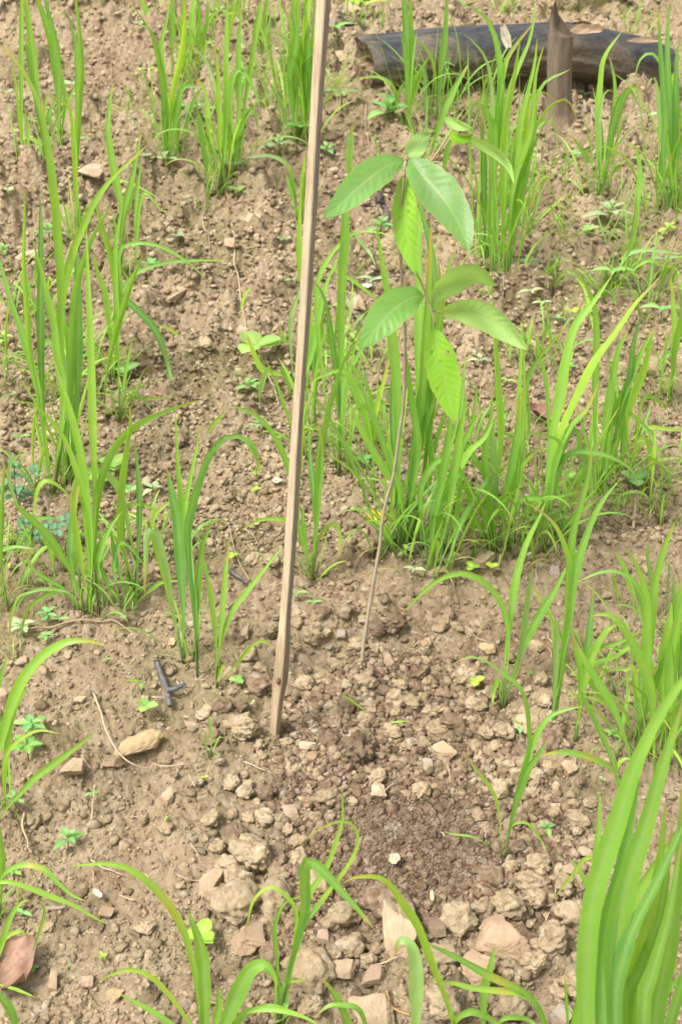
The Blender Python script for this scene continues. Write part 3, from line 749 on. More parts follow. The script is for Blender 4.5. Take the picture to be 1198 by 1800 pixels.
rice(92, 872, 'leftmost rice plant of the big left group, with four broad leaning blades', ["14 a1 275,1530 215,1080 200,950 130,700 60,500 0,290 -40,200", "9 a1 275,1530 210,1060 160,800 140,550 125,300 130,0 120,-100", "13d a1 275,1530 230,1100 215,700 215,350 215,0 210,-60", "14 a1 280,1530 340,1000 305,800 290,640 230,380 168,170", "15 a1 285,1530 345,1100 328,800 320,400 305,200 290,0 245,-350 185,-580 110,-720 0,-850"], (3, 220, .2, .7, .009), spread=.03)
rice(118, 850, 'rice plant in the big left group with a folded pale-backed leaf', ["13 a1 350,1460 370,1000 380,700 400,450 470,210 550,60 590,0", "14l a1 350,1460 350,950 320,790 260,718 222,740 210,820 225,1000", "14d a1 390,1470 410,900 412,600 405,300 400,160", "14 a1 370,1450 330,900 320,560 380,270 470,50 510,-30 600,-150 700,-240 780,-320", "10 a1 380,1450 372,900 355,700 330,560 345,480"], (4, 200, .2, .6, .009), spread=.025)
rice(160, 1078, 'tallest rice clump of the big left group, in front, with a long upright centre blade', ["14 a2 480,1072 492,700 500,400 490,100 480,-350 465,-700 455,-970", "13l a2 440,1060 395,700 385,500 400,390 440,325 510,318 590,360 650,480 690,680 725,790", "15 a2 490,1070 470,600 430,250 370,0 320,-150 280,-280", "11 a2 480,1070 480,600 410,330 330,130 215,0 150,-40 60,-40", "10 a2 560,1050 510,850 570,650 640,540", "14 a2 520,1060 500,750 520,420 590,220 700,95 820,30 920,-10 1055,-52", "13 a2 450,1060 390,880 330,780 250,660 150,560 50,470", "7 a2 420,1050 330,940 250,890 180,840 145,770", "7l a2 430,1060 380,975 290,945 180,950 110,1000 80,1078", "7 a2 440,1060 340,960 240,980 170,1030 140,1078", "10y a2 470,1060 440,860 400,620 380,420", "12 a2 460,1060 470,700 440,450 370,210", "13d a2 400,1040 375,800 390,560 420,380"], (4, 160, .35, 1.0, .008), spread=.03)
rice(225, 1075, 'short leafy rice shoots at the right foot of the big left group', ["8d a2 670,1060 640,900 600,730 580,600", "8 a2 650,1060 560,900 520,800 480,780", "7 a2 690,1050 780,960 850,910 950,900", "8 a2 640,1060 600,850 640,700 780,840? ".replace('? ', '')], (5, 110, .5, 1.0, .006))
rice(237, 1047, 'upright rice plant between the big left group and the centre-left one', ["11d a2 710,980 722,800 737,600 735,400 720,250 700,150", "12 a2 700,980 655,750 640,450 668,200 688,60 680,-20", "8y a2 712,980 640,700 620,560 660,510 760,500 850,560 880,620", "6 a2 705,900 560,1000? ".replace('? ', '').replace('560,1000', '620,690 500,640')], (2, 130, .3, .8, .007))
rice(200, 668, 'rice plant whose blade arches over the open soil left of the stake', ["12d a1 600,925 600,650 625,480 660,500 740,570 810,650 860,760 895,900 922,1055", "7 a1 600,920 600,650 650,450 720,360 850,312 1000,295 1200,292", "7 a1 610,920 640,500 625,260 680,208 790,205 900,245 1010,320 1110,420", "10 a1 600,920 560,500 510,340 490,240", "11 a1 545,1100 560,900 600,700 660,500 722,330 760,250", "13 a1 600,925 625,560 590,300 530,100 500,-40"], (5, 150, .3, .7, .008), spread=.025)
rice(211, 735, 'rice plant with reddish-tipped thin leaves behind the big left group', ["9 a1 630,1120 620,700 608,400 610,200 635,50 650,-30", "6 a1 630,1120 660,900 700,690", "5y a1 640,1100 650,1020 780,1020 900,1020", "7l a1 620,1120 600,1010 650,970 740,1010 800,1090"], (6, 120, .4, 1.2, .005))
rice(14, 1068, 'thin rice plant cut by the left edge below the blue-green shrub', ["9 a2 42,1040 8,800 10,500 20,300 18,240", "8 a2 -120,980 -80,800 0,748 80,724 182,733"], (3, 160, .3, .8, .006))
rice(57, 948, 'small arching rice plant with a pale leaf in front of the blue-green shrub', ["8y a2 170,680 180,520 210,400 262,378 340,430 400,500", "6l a2 175,680 60,420 50,300 100,240 170,225", "6 a2 180,690 140,560 200,570 280,570 350,600"], (2, 80, .5, 1.1, .005))
rice(324, 1161, 'rice plant with the widest dark blade in the centre-left group', ["17d a3 970,240 965,-50 940,-450 910,-620 875,-785", "13l a2 965,1320 900,1000 880,870 835,700 805,618 775,640 768,800 762,975", "9 a2 970,1315 962,600 937,300 922,-20", "9y a2 960,1320 870,900 780,620? ".replace(' 780,620? ', ' 800,600 900,480 975,430')], (1, 150, .2, .5, .009))
rice(347, 1193, 'middle rice plant of the centre-left group, its long blade arching toward the stake', ["14d a3 1040,335 1020,0 985,-400 1010,-560 1055,-720 1110,-850 1190,-935 1260,-940 1310,-890 1355,-790", "9 a3 1040,335 1042,0 1005,-280 975,-530 1010,-750 1040,-900 1048,-1000", "12 a3 1038,335 1035,-50 1060,-330 1090,-430 1122,-515", "11l a3 1040,330 1030,20 1000,-330 1010,-440 1045,-400 1075,-310"], None)
rice(380, 1205, 'right-hand rice plant of the centre-left group, nearest the stake', ["9 a3 1140,372 1175,-50 1200,-330 1205,-400", "9 a3 1140,372 1130,50 1085,-230 1060,-320", "10 a3 1140,372 1160,170 1215,0 1310,-130 1490,-360", "6y b3 -60,372 20,290 70,230 130,160 190,142 252,178", "6y a3 1140,372 1160,300 1185,250"], None)
rice(6, 1440, 'broad-bladed rice plant at the left edge, its big blade arching right over weeds', ["17 a3 -70,1060 -20,780 20,640 60,480 130,330 230,215 340,150 450,138 562,165", "12 a3 -60,1150 40,1020 120,930 200,850 400,700 500,620", "10 a3 20,1070 40,700 75,520 150,375", "6y a3 30,1070 20,790 80,680 200,612 320,630", "8 a3 -70,560 -20,430 20,280 45,230", "14 a3 -80,900 -30,640 60,500 140,400"], (4, 150, .5, .9, .006))
rice(20, 1150, 'thin yellow-green rice plant at the left edge above the big arching blade', ["5 a3 50,245 55,60 75,-40 110,-100 200,-125", "5 a3 115,215 120,60 165,-50 270,-110"], (2, 60, .4, .9, .004))
rice(4, 1610, 'rice plant at the lower left edge with two long yellow-patched arching blades', ["10b a4 -20,520 0,330 60,260 150,240 240,270 300,330 380,400 452,430", "9 a4 -120,620 -80,400 0,332 100,342 250,400 380,450 500,520 562,552", "12 a4 0,505 12,300 0,100 -10,0"], (3, 120, .4, .7, .007))
rice(-10, 1740, 'rice plant beside the dead brown leaf in the lower left corner', ["10 a4 -80,950 0,690 50,530 110,440 165,425", "6b a4 150,760 200,620 235,500 218,440 190,425", "7y a4 -20,700 40,620 100,590 150,620", "15 a4 90,1200 70,1040 0,930 -60,880", "6y a4 -60,860 60,890 190,940"], None)
rice(358, 1840, 'foreground rice plant at the bottom left of centre with two long blades arching left', ["13b a4 1070,1200 1042,900 1000,700 955,560 850,400 720,285 600,237 480,235 370,250", "23 a4 1080,1200 1082,950 1072,750 1045,620 990,480", "9y a4 1085,1200 1000,1078 920,960 800,830 680,790 580,820 500,860", "10 a4 1085,1210 900,1078 780,1000 630,920", "13 a4 1100,1200 1150,1000 1150,880"], None)
rice(375, 1860, 'wide blurred foreground blade folding over at the bottom left of centre', ["27 b4 -90,1270 0,1050 60,900 120,795 190,765 240,820 262,880", "9 b4 -30,1250 60,1040 170,1000 300,1010 420,1050 500,1100", "8 b4 -60,1250 90,1040 240,985 400,1040"], None)
rice(488, 1795, 'small branching rice plant at the bottom middle with a folded wide leaf', ["10 b4 265,1070 300,850 350,680 430,400 520,260 580,90 605,0 603,-160", "19 b4 270,1070 310,840 400,500 402,350 405,235 450,222 520,290 620,400 700,490 762,570", "10 b4 275,1070 340,760 400,560 470,470 550,375", "7y b4 280,1060 390,600 490,430 590,310 660,200 690,100 660,30 610,10 520,30 380,120", "5y b4 265,1000 290,880 360,850 440,850", "9 b4 290,1078 308,960 318,900", "7y b4 270,1060 330,780 360,500 290,390 220,357 140,420 110,520 85,640", "8 b4 265,1060 268,860 250,650 250,550 300,440 400,400", "8 b4 260,1060 270,880 230,800 200,760"], (3, 70, .3, .4, .006))
rice(800, 1850, 'foreground rice plant at the bottom right of centre with a brown-tipped arching blade', ["14y b4 1230,1200 1150,950 1060,720 1000,560 920,440 840,330 760,300 660,308 610,335", "24l b4 985,1250 990,900 985,745 955,655 905,640 880,720", "13b c4 520,1250 440,990 330,890 180,820 0,720 -150,652", "10b c4 540,1250 450,1000 350,920 250,905 100,890 0,865 -150,842", "14 c4 150,1150 160,900 190,780 215,665", "12 b4 700,1250 600,990 540,890 490,840", "9 b4 760,1250 700,1020 600,980 520,990 455,1050", "11 c4 -80,1150 50,1025 150,1030 270,1110", "6 c4 600,1150 590,950 580,830", "9 c4 180,1150 260,1050 380,1050 460,1110"], None)
rice(1100, 2150, 'tallest widest rice clump, blurred in the foreground at the lower right corner', ["34 c4 720,2300 690,1078 700,650 745,350 860,0 930,-230 1040,-480 1198,-730 1350,-900", "30d c4 800,2300 790,1000 805,600 870,300 930,0 960,-200 985,-330", "34 c4 860,2300 850,1078 840,700 900,350 1000,50 1070,-200 1150,-450 1200,-620", "22 c4 560,1500 640,1040 720,830 850,570 960,380 1080,200 1180,60 1260,-60", "28d c4 950,2300 850,1078 900,700 980,500 1060,350 1150,150 1230,-10", "26 c4 1100,2300 1000,1078 1050,800 1130,500 1198,100", "21 c4 960,2300 900,1078 970,800 1050,600 1100,400 1150,0", "15 c4 950,1900 1050,1078 1130,900 1210,800", "26 c4 1050,2100 930,1078 990,700 1080,250 1110,-100", "12 c4 740,900 745,300 760,0 765,-150", "9 c4 760,600 700,360 655,270 600,200", "8y c4 900,900 760,300 740,180? ".replace('740,180? ', '700,200 600,320 492,450'), "30 c4 1150,2300 1050,1200 1120,700 1170,300 1198,-200", "12y c4 800,1400 770,1000 790,700 770,480", "11 c4 880,1900 840,1100 900,800 1000,560 1060,480", "10y c4 700,1900 780,1100 850,800 880,500", "12d c4 1020,1900 960,1000 1080,600 1198,420", "13 c4 1100,2000 1080,1000 1140,820 1198,720"], (3, 900, .12, .5, .014), spread=.05)
rice(880, 1241, 'rice plant right of the dug soil whose long leaf arches far left toward the sapling', ["13 c2 250,1560 268,1300 300,1078 325,900 375,720 450,560 480,480", "11l c2 255,1560 335,1350 370,1100 390,950 410,850 437,830", "14 c2 260,1560 340,1300 450,1080 530,950 600,810", "10 c2 260,1560 285,1250 265,1080 230,990 160,910 80,868 0,865 -120,920 -282,1078", "9 c3 240,470 195,430 225,370 250,345? ".replace('195,430 225,370 250,345? ', '235,350 205,400 200,485')], None)
rice(968, 1281, 'rice plant right of the dug soil with a broad leaf rising to the upper right', ["12 c2 515,1682 560,1300 592,1078 600,900 600,800 545,640 470,550 380,490", "15 c2 515,1682 570,1300 605,1078 625,900 665,750 730,570 800,450 870,370", "9l c2 510,1682 530,1400 535,1150 520,1078 500,1240? ".replace(' 500,1240? ', ''), "14 c2 520,1682 580,1300 607,850 622,650 690,400 718,240 712,180"], None)
rice(1008, 1303, 'short-stemmed rice plant with a dark upright blade, middle right', ["13d c3 630,667 670,400 700,180 715,30 730,-140", "15 c3 635,667 690,330 760,150 822,40", "10 c3 632,667 665,350 640,200 610,60", "9 c2 640,1740 700,1300 860,1290? ".replace('860,1290? ', '760,1250 860,1230 960,1175 1000,1180')], None)
rice(1093, 1402, 'rice plant at the right whose yellow-spotted blade bends left', ["10b c3 880,962 860,860 785,785 655,735 530,725 460,745", "9 c3 880,962 830,760 755,590 690,470 660,400", "13 c3 950,900 905,680 830,480 740,330 650,180 600,60", "17 c3 1055,900 1040,500 1020,350 960,200 880,60 800,0 720,10", "8 c3 885,960 800,700 700,480 640,400 720,440? ".replace('640,400 720,440? ', '655,400 740,470'), "7y c3 870,950 850,820 900,760 950,780"], None)
rice(887, 1504, 'two thin grass stalks with an arching leaf right of the smooth dug soil', ["9 c3 265,1268 300,1050 340,880 385,740 390,600 370,450 330,370 260,320 170,250 80,225 -10,262", "11 c3 268,1268 310,1040 360,850 410,690 480,560 560,510 672,485", "12 c3 266,1268 320,1000 380,830 440,740 495,655", "6y c3 250,1268 235,1050 200,930 100,800 50,720", "5 c4 265,190 300,40 380,20 450,100 485,180", "4 c4 200,150 100,95 0,80 -60,65"], None)
rice(1118, 1314, 'rice clump at the right edge behind the tall foreground clump', ["15 c3 960,702 1010,350 1015,100 1010,-100 955,-270 905,-350", "15 c3 962,702 1020,200 1045,-100 1080,-280 1120,-400 1158,-490", "14 c3 1100,720 1130,250 1180,0 1198,-120", "9l c3 955,702 975,450 990,200 1010,-100", "7y c3 980,690 950,300 900,292 790,290 740,310", "9 c3 950,640 740,320? ".replace('740,320? ', '700,320 860,215 990,120'), "8 c3 1040,650 1010,200 1000,0 960,-150 880,-215 780,-225 640,-170", "10 c3 950,690 1060,350 1130,150"], (8, 250, .25, .7, .010), spread=.04)
rice(1180, 1330, 'rice clump cut by the right edge, darker and half hidden by the foreground clump', ["13 c3 1160,720 1150,300 1180,-50 1198,-200", "12d c3 1150,720 1190,300 1160,0 1150,-240", "14 c3 1100,700 1095,250 1140,0 1170,-130"], (8, 260, .25, .6, .010), spread=.04)
rice(550, 1018, 'small rice plant just right of the stake in the middle of the picture', ["10 b2 452,892 480,480 490,250 530,0 580,-170 640,-310 725,-415", "11d b2 450,892 465,560 450,400 432,200 430,80", "9 b2 450,892 482,450 495,200 470,80 450,70", "7y b2 455,880 470,700 520,620 570,600 592,660 590,790", "8 b2 430,830 400,600 395,500", "8 b2 440,870 380,640 360,560", "7 b2 420,800 380,650 300,582 180,580 60,637", "10 b2 440,890 470,500 480,200 510,40"], (3, 90, .4, .8, .006))
rice(528, 960, 'rice plant hidden behind the stake with a long leaf arching out to its left', ["10 b2 385,720 340,400 290,225 220,100 150,30 60,-10 -10,-20", "7 b2 385,720 350,300 300,100 130,20 10,130? ".replace('300,100 130,20 10,130? ', '400,40 420,-60'), "9y b2 380,700 370,400 390,100 400,-50"], None)
rice(595, 832, 'rice plant right of the stake with a very tall straight blade reaching the sapling leaf', ["15 b1 585,1412 590,1000 600,450 615,200 622,0 640,-110 650,-300 655,-430", "11d b1 580,1412 585,1050 545,700 510,500 448,390", "9 b1 575,1400 480,430? ".replace('480,430? ', '500,900 470,450 530,290 600,200 680,145 780,145 882,165'), "12 b1 590,1412 600,1000 500,900 430,910? ".replace('500,900 430,910? ', '640,880 730,720 740,690'), "6 b1 585,1412 640,900 700,650"], (5, 200, .3, .8, .008), spread=.03)
rice(657, 872, 'single slender rice stem left of the sapling stem', ["11 b2 770,455 762,230 725,50 650,-130 592,-290", "10 b2 770,455 760,200 700,-50 620,-200 500,-180 420,-130", "9y b2 772,455 765,100 820,-150 860,-300", "6 b1 790,1400 760,1050 700,900 580,790 480,790"], None)
rice(540, 800, 'rice clump close behind the right edge of the stake, at mid height', ["12 b1 455,1200 470,850 490,600 500,480 450,390", "11 b1 440,1200 400,950 440,800 480,600 520,420 600,250", "10d b1 460,1200 450,800 420,500 450,250", "13 b1 400,1180 420,900 430,600 380,300 378,100 385,-60", "8l b1 350,1000 330,640 370,480 420,350"], (5, 220, .25, .7, .009), spread=.03)
rice(700, 964, 'dense rice clump directly behind the sapling stem', ["11d b2 900,732 890,450 870,100 872,-200 875,-300 870,-400", "17 b2 905,732 900,300 890,-100 860,-300? ".replace('860,-300? ', '865,-400 850,-560 810,-800 782,-990'), "17d b2 930,720 960,300 1000,0 1060,-280 1090,-600 1060,-880 1000,-1110 985,-1200", "13 b2 895,732 920,450 830,320 740,170 680,60 640,-50", "12 b2 905,732 960,500 1000,200 960,-100 930,-350", "13 b2 960,700 990,300 1040,0 1050,-250", "11 b2 900,720 880,400 840,250 790,100 700,-130 640,-250", "12 b2 920,720 1000,200 1080,-50 1090,-200", "8l b2 930,715 960,640 972,560 962,500"], (9, 330, .22, .6, .011), spread=.04)
rice(720, 950, 'very tall rice clump rising behind the sapling leaves', ["17 b2 960,690 1000,200 1010,-200 1010,-600 1005,-900 1020,-1200", "13 b2 970,690 1060,100 1110,-400 1150,-700 1198,-860", "14 b2 950,690 1000,200 1040,-300 1060,-700 1070,-1000", "12 b2 980,690 1040,300 1080,-200 1120,-600 1105,-800"], (5, 330, .2, .6, .011), spread=.04)
rice(755, 1011, 'rice clump right of the sapling with a pale leaf bending down to the left', ["12 b2 1065,872 1085,600 1130,350 1165,100 1198,-100", "12l b2 1065,872 1075,650 1090,480 1130,390 1100,400 1040,580", "13 b2 1068,872 1120,500 1180,350 1250,150 1340,0", "12 b2 1070,872 1150,600 1198,300 1230,100 1260,-100", "11 b2 1062,870 1010,480 1040,350 1100,270 1150,265 1230,330 1300,470", "10 b2 1140,830 1160,600 1190,350 1230,0 1250,-300", "14 b2 1070,860 1130,520 1250,250 1350,150 1400,50"], (8, 250, .28, .8, .010), spread=.045)
rice(860, 973, 'rice clump with straight broad stems, right of the sapling', ["13 c2 185,757 230,560 290,350 330,100 345,-100", "13 c2 190,757 205,500 205,100 200,-300? ".replace('205,100 200,-300? ', '240,200 225,-150 205,-480 200,-640'), "10 c2 200,750 280,500 330,200 345,-100 358,-480", "13l c2 195,750 210,400 200,120 220,25 240,60? ".replace('220,25 240,60? ', '220,30'), "9 c2 310,762 310,600 340,490 390,465 500,465 662,430", "12 c2 190,750 170,450 160,200 190,50 200,-80", "9 c2 190,700 180,400 100,250 0,100 -60,50? ".replace('-60,50? ', '-80,20'), "9 c2 280,640 340,350 400,250 480,190", "10 c2 280,700 330,400 500,330 600,210? ".replace('500,330 600,210? ', '340,200 290,130 200,120'), "9 c2 185,750 120,600 40,520 -60,500? ".replace('-60,500? ', '-30,600')], (8, 250, .22, .6, .010), spread=.04)
rice(957, 966, 'rice clump with the brightest diagonal blade rising to the upper right', ["16y c2 475,737 490,480 520,300 570,100 640,-50 740,-250 850,-400 950,-550 1040,-650 1092,-712", "17 c2 470,737 480,450 515,150 555,-60 585,-250 630,-430 710,-540 770,-620 832,-712", "10l c2 480,737 520,350 600,130 640,98 660,200 655,390", "9 c2 478,737 500,400 600,235 760,235 860,270 940,330 968,410", "9 c2 478,737 520,350 560,180 450,130 360,122", "9l c2 480,730 560,300 650,230 710,330 728,520", "13 c2 478,737 530,300 610,100 700,0 760,-140", "8 c2 300,690 400,500 600,450 640,420"], (8, 240, .25, .6, .010), spread=.045)
rice(920, 950, 'thin rice shoots crossing behind the brightest diagonal clump', ["9 c1 360,1650 370,1000 450,800 520,720 600,620", "7 c1 500,1500 490,1000 450,800 410,640", "8 c1 300,1700 350,1300 370,1000 360,600"], (5, 200, .3, .8, .008), spread=.04)
rice(1050, 871, 'rice clump at the right with a blade bent over sideways near its top', ["13 c2 755,452 780,200 810,0 860,-300 920,-430", "12d c2 760,452 880,0 925,-200 940,-350 992,-530", "11 c2 755,452 742,200 740,-50 748,-400 735,-540 690,-660 640,-720 585,-740", "12 c2 757,452 820,100 900,-100 985,-300 1050,-430", "8 c2 760,450 850,200 900,0 1080,-60? ".replace('900,0 1080,-60? ', '830,-150 800,-300')], (8, 220, .2, .5, .010), spread=.035)
rice(1088, 838, 'rice clump near the right edge with drooping thin side leaves', ["13 c2 870,352 890,100 950,-100 1000,-230 1045,-430", "11 c2 865,352 890,150 885,-20 960,-250? ".replace(' 960,-250? ', ''), "8y c2 872,352 900,220 960,170 1010,160 1030,250 1015,360 980,402", "7 c2 860,350 820,100 880,0 980,70 1110,190", "7y c2 880,200 1000,100 1100,100 1198,115", "8 c1 950,1200 1000,1010 1100,1050 1150,1078"], (7, 200, .25, .7, .009), spread=.035)
rice(1176, 705, 'rice clump cut by the right edge at mid height', ["12 c1 1130,1035 1160,750 1190,600 1205,450", "10 c1 1135,1035 1160,720 1145,450 1130,390", "8 c1 1130,1030 1150,800 1100,800 1060,870"], (8, 150, .25, .8, .008), spread=.03)
rice(968, 503, 'low spreading grassy rice tuft on open soil at the right', ["10y c1 530,425 600,340 690,450? ".replace('690,450? ', '590,345 640,390 690,450 740,640 745,950'), ], (14, 75, .9, 1.4, .006), cat='rice plant')
rice(1072, 512, 'larger spreading grassy tuft with many pale bent leaves, right', ["6l c1 820,440 860,350 920,330 960,400 980,470", "6 c1 820,450 1000,300 1100,320 1198,330", "9 c1 830,440 930,200 960,-60", "6l c1 830,440 900,280 1000,240 1198,260"], (20, 90, .8, 1.5, .006), spread=.03)
rice(851, 478, 'rice plant right of the sapling crown with a long blade arching over the log', ["11d c0 160,1430 152,900 140,600", "13 c0 165,1430 210,900 245,450 210,180 130,60 50,25", "10 c0 165,1430 200,800 255,400 300,270 440,90", "8l c0 160,1430 200,650 180,350 110,230 45,180", "10 c0 165,1430 215,750 175,600 105,540 40,635", "8 c0 160,1430 60,1150 55,1078? ".replace('60,1150 55,1078? ', '120,1200 60,1100')], (8, 330, .15, .4, .009), spread=.03)
rice(887, 512, 'dense tall rice clump in front of the log, left of the stump', ["11 c0 265,1532 330,900 350,650 420,350 435,200", "11 c0 268,1532 310,1000 400,700 430,400 470,240", "8y c0 270,1530 340,950 420,680 520,545 600,530 650,645", "6 c0 270,1530 390,800 470,640 520,640 540,815", "9 c0 262,1530 270,900 290,500 400,200 430,-20", "10 c0 262,1530 250,1000 260,700 300,480 350,180", "8y c0 268,1530 360,800 400,500 500,500 540,570", "10 c0 270,1530 400,800 450,470 610,365", "13d c0 300,1250 300,850 350,650 400,450"], (11, 330, .16, .5, .009), spread=.045)
rice(925, 420, 'short rice shoots at the foot of the clump left of the stump', ["9 c0 350,1200 300,1000 350,970 330,1100? ".replace('350,970 330,1100? ', '250,1080'), "7y c0 380,1200 440,960 530,920", "8l c0 330,1200 360,970 440,1040 400,1150? ".replace(' 400,1150? ', '')], (6, 110, .5, 1.2, .007))
rice(1052, 348, 'rice clump between the stump and the right end of the log', ["10 c0 760,1042 752,700 768,450 790,300 880,165", "9 c0 770,1042 830,700 842,450 815,295", "10 c0 780,1042 830,650 900,480 975,468 992,560", "7l c0 775,1040 850,650 920,480 960,540 1022,612", "7 c0 740,1000 700,840 620,720", "8l c0 780,1040 760,650 790,490 830,480"], (10, 170, .2, .6, .008), spread=.04)
rice(1168, 395, 'tall dark rice clump in front of the right end of the log', ["14d c0 1110,1180 1100,800 1112,600 1090,300 1072,60", "11d c0 1120,1180 1140,700 1120,300 1130,0", "9 c0 1100,900 1125,600 1150,400 1198,350", "6 c0 1095,900 1110,450 1050,290 980,310 940,440", "12d c0 1130,1180 1160,700 1170,300 1198,200", "7l c0 1100,950 1060,430 1000,490"], (12, 270, .16, .5, .010), spread=.05)
rice(1115, 428, 'single upright wide rice blade left of the right-edge clump', ["12 c1 950,205 960,0 980,-150 958,-310"], (5, 80, .4, 1.0, .005))
rice(1160, 372, 'bright young rice plants at the right edge below the log', ["12 c0 1080,1115 1090,850 1150,650 1210,560", "10 c0 1150,1115 1160,900 1198,700", "9y c0 1050,1100 990,960 970,900"], (8, 120, .3, .6, .008), spread=.04)
rice(407, 316, 'rice clump left of the stake with thin arching tips', ["9 b0 20,950 15,650 20,450 55,368 100,400 150,500 172,585", "8 b0 25,950 70,680 110,600 140,590 165,700", "11 b0 20,950 60,600 60,300 70,100 75,20", "9 b0 30,950 100,500 150,200 180,0 185,-90", "7y b0 25,950 0,700 -60,550"], (9, 200, .18, .6, .009), spread=.035)
rice(390, 330, 'pair of upright yellow-green rice stems left of the stake', ["9y a0 1150,985 1160,800 1150,400 1125,225", "11 a0 1160,985 1190,600 1195,200 1198,-20", "9 a0 1155,985 1185,800 1180,620 1130,550 1100,545"], (5, 200, .15, .5, .009))
rice(363, 371, 'thin drooping rice plant on the open soil left of the pair of upright stems', ["8 a0 1090,1080 1085,900 1050,650 1030,520", "9y a0 1092,1080 1100,700 1085,500 1045,425 985,425", "5 a0 1095,1080 1130,850 1085,700"], (2, 110, .3, .8, .006))
rice(521, 268, 'dense tall rice clump close left of the stake at the top', ["13 b0 360,795 330,400 362,200 342,0 335,-80", "13 b0 390,795 400,300 430,0 440,-80", "12y b0 370,795 350,300 330,120 280,10", "10 b0 380,795 420,400 415,100 390,0", "8l b0 350,795 340,300 280,190 180,145", "7l b0 340,795 300,600 260,490 310,600 342,655? ".replace(' 310,600 342,655? ', ' 240,450'), "11 b0 390,795 440,400 450,100"], (12, 270, .13, .35, .011), spread=.05)
rice(465, 107, 'thin rice plant near the top, above the pinkish flat stone', ["7 b0 195,315 195,100 205,0 210,-60"], (7, 150, .2, .6, .007), spread=.03)
rice(714, 238, 'tall straight rice plant in front of the left part of the log', ["15 b0 942,712 952,450 945,200 928,0 920,-100", "9 b0 945,712 965,400 960,0 958,-60", "13 b0 948,650 985,450 1030,350 1055,300", "7l b0 1040,700 1035,400 940,250? ".replace('940,250? ', '1000,330')], (3, 190, .12, .4, .008))
rice(764, 228, 'thin rice plant in front of the log, right of the tall straight one', ["11 b0 1090,683 1110,450 1140,200 1150,0 1155,-60", "5y b0 1080,683 1090,400 1040,250 940,200", "7l b0 1100,683 1130,350 1198,345"], (8, 170, .2, .6, .006), spread=.04)
rice(750, 292, 'rice plant partly hidden behind the sapling crown', ["12 b0 1050,870 1120,650 1190,480 c".replace(' c', '') + " 1270,330", "9 b0 1045,870 1100,700 1140,560 1170,500", "9 b0 1130,1000 1150,800 1198,700"], (5, 120, .3, .6, .008))
rice(690, 202, 'small yellow-green rice shoot below the cut end of the log', ["7 b0 870,603 875,475", "5l b0 870,603 862,540 830,500 775,500", "5y b0 900,610 880,470 800,408 680,410", "5 b0 870,603 900,480 935,430"], None)
rice(530, 382, 'bright grass-like rice tuft tight against the left side of the stake', ["8y b0 370,1140 395,950 410,795", "8 b0 365,1140 340,950 310,870", "7 b0 370,1140 330,990 305,910", "7l b0 365,1140 330,900 230,820 90,830", "9 b0 385,1140 400,1000 400,900"], (3, 80, .3, .6, .006))
rice(295, 298, 'rice plant on open soil in the upper left middle with a bent-over tip', ["11 a0 885,892 880,600 850,400 820,250 790,160 760,135 720,155", "10 a0 887,892 870,500 850,250 880,100 892,30", "12y a0 890,892 900,550 940,350 965,200 975,0", "10 a0 892,892 940,520 1000,450 1050,470? ".replace('1050,470? ', '1060,480'), "9 a0 880,892 862,560 850,440"], (6, 200, .14, .4, .008), spread=.03)
rice(314, 285, 'slim rice stem right beside the upper left middle plant', ["9 a0 940,852 942,500 980,430 1040,420? ".replace('1040,420? ', '1000,400'), "6 a0 940,852 1010,560 1080,440", "5l a0 940,850 1130,560 1100,350 1020,250 960,225 870,235"], (4, 150, .2, .6, .007))
rice(334, 165, 'dense tall rice clump at the top, left of the stake, reaching out of the picture', ["11 a0 1000,490 1010,200 1020,0 1030,-90", "12 a0 990,490 960,200 970,0 975,-90", "10 a0 910,430 905,100 915,-80", "9 a0 1050,420 1045,100 1040,-50", "10 a0 800,220 780,80 745,0 720,-60", "8y a0 1000,480 1090,130 1190,30"], (12, 230, .15, .5, .009), spread=.07)
rice(275, 50, 'thin yellowish grass stems at the top left of centre', [], (6, 60, .3, .8, .005), seed=5)
rice(425, 60, 'rice plant between the two dense clumps at the top', ["9 a0 1250,250 1240,100 1270,-50", "10 b0 120,380 150,150 180,0", "9 b0 0,340 10,150 30,0 35,-60"], (7, 140, .2, .5, .008), spread=.05)
rice(540, 60, 'rice plant behind the stake at the very top', [], (8, 150, .15, .5, .009), spread=.05)
rice(830, 560, 'thin pale grass stems behind the lower sapling leaves', ["5 c1 160,540 150,480 120,440", "5 c1 150,340? 160,540".replace('150,340? ', '')+" 200,380"], (4, 80, .5, 1.0, .004), cat='grass tuft', name='grass_tuft')
rice(640, 300, 'single upright pale rice blade left of the sapling crown', ["12l b0 630,970 632,850 645,740 655,650"], None)
rice(285, 258, 'wispy grass tuft beside the upper left middle rice plant', [], (7, 60, .6, 1.3, .004), cat='grass tuft', name='grass_tuft', seed=9)
rice(345, 590, 'single thin yellow-green grass blade lying on the open soil', ["5y a1 1045,745 960,700 880,650 820,630"], None, cat='grass tuft', name='grass_tuft')
rice(453, 860, 'small yellow-green grass sprout on open soil left of the stake', ["8 b2 150,355 158,280 130,190 80,148 0,150", "5y b2 150,355 140,330 120,310", "5y b2 152,355 165,300 168,260"], (4, 25, .5, .6, .004), cat='grass tuft', name='grass_tuft')
rice(405, 790, 'pale grass sprout beside the hollow left of the stake', ["7y a2 1075,165 1110,90 1190,10"], None, cat='grass tuft', name='grass_tuft')
rice(500, 710, 'grass blades beside the broad-leaved weed left of the stake', ["11y b1 330,1010 290,900 180,860 100,680", "9l b1 170,1078 170,980 210,860 230,850", "10 b1 335,1010 300,880 260,850 220,850? ".replace(' 220,850? ', ''), "8 b1 350,830 300,720 275,640", "6y b1 60,590 90,480 125,435"], None, cat='grass tuft', name='grass_tuft')
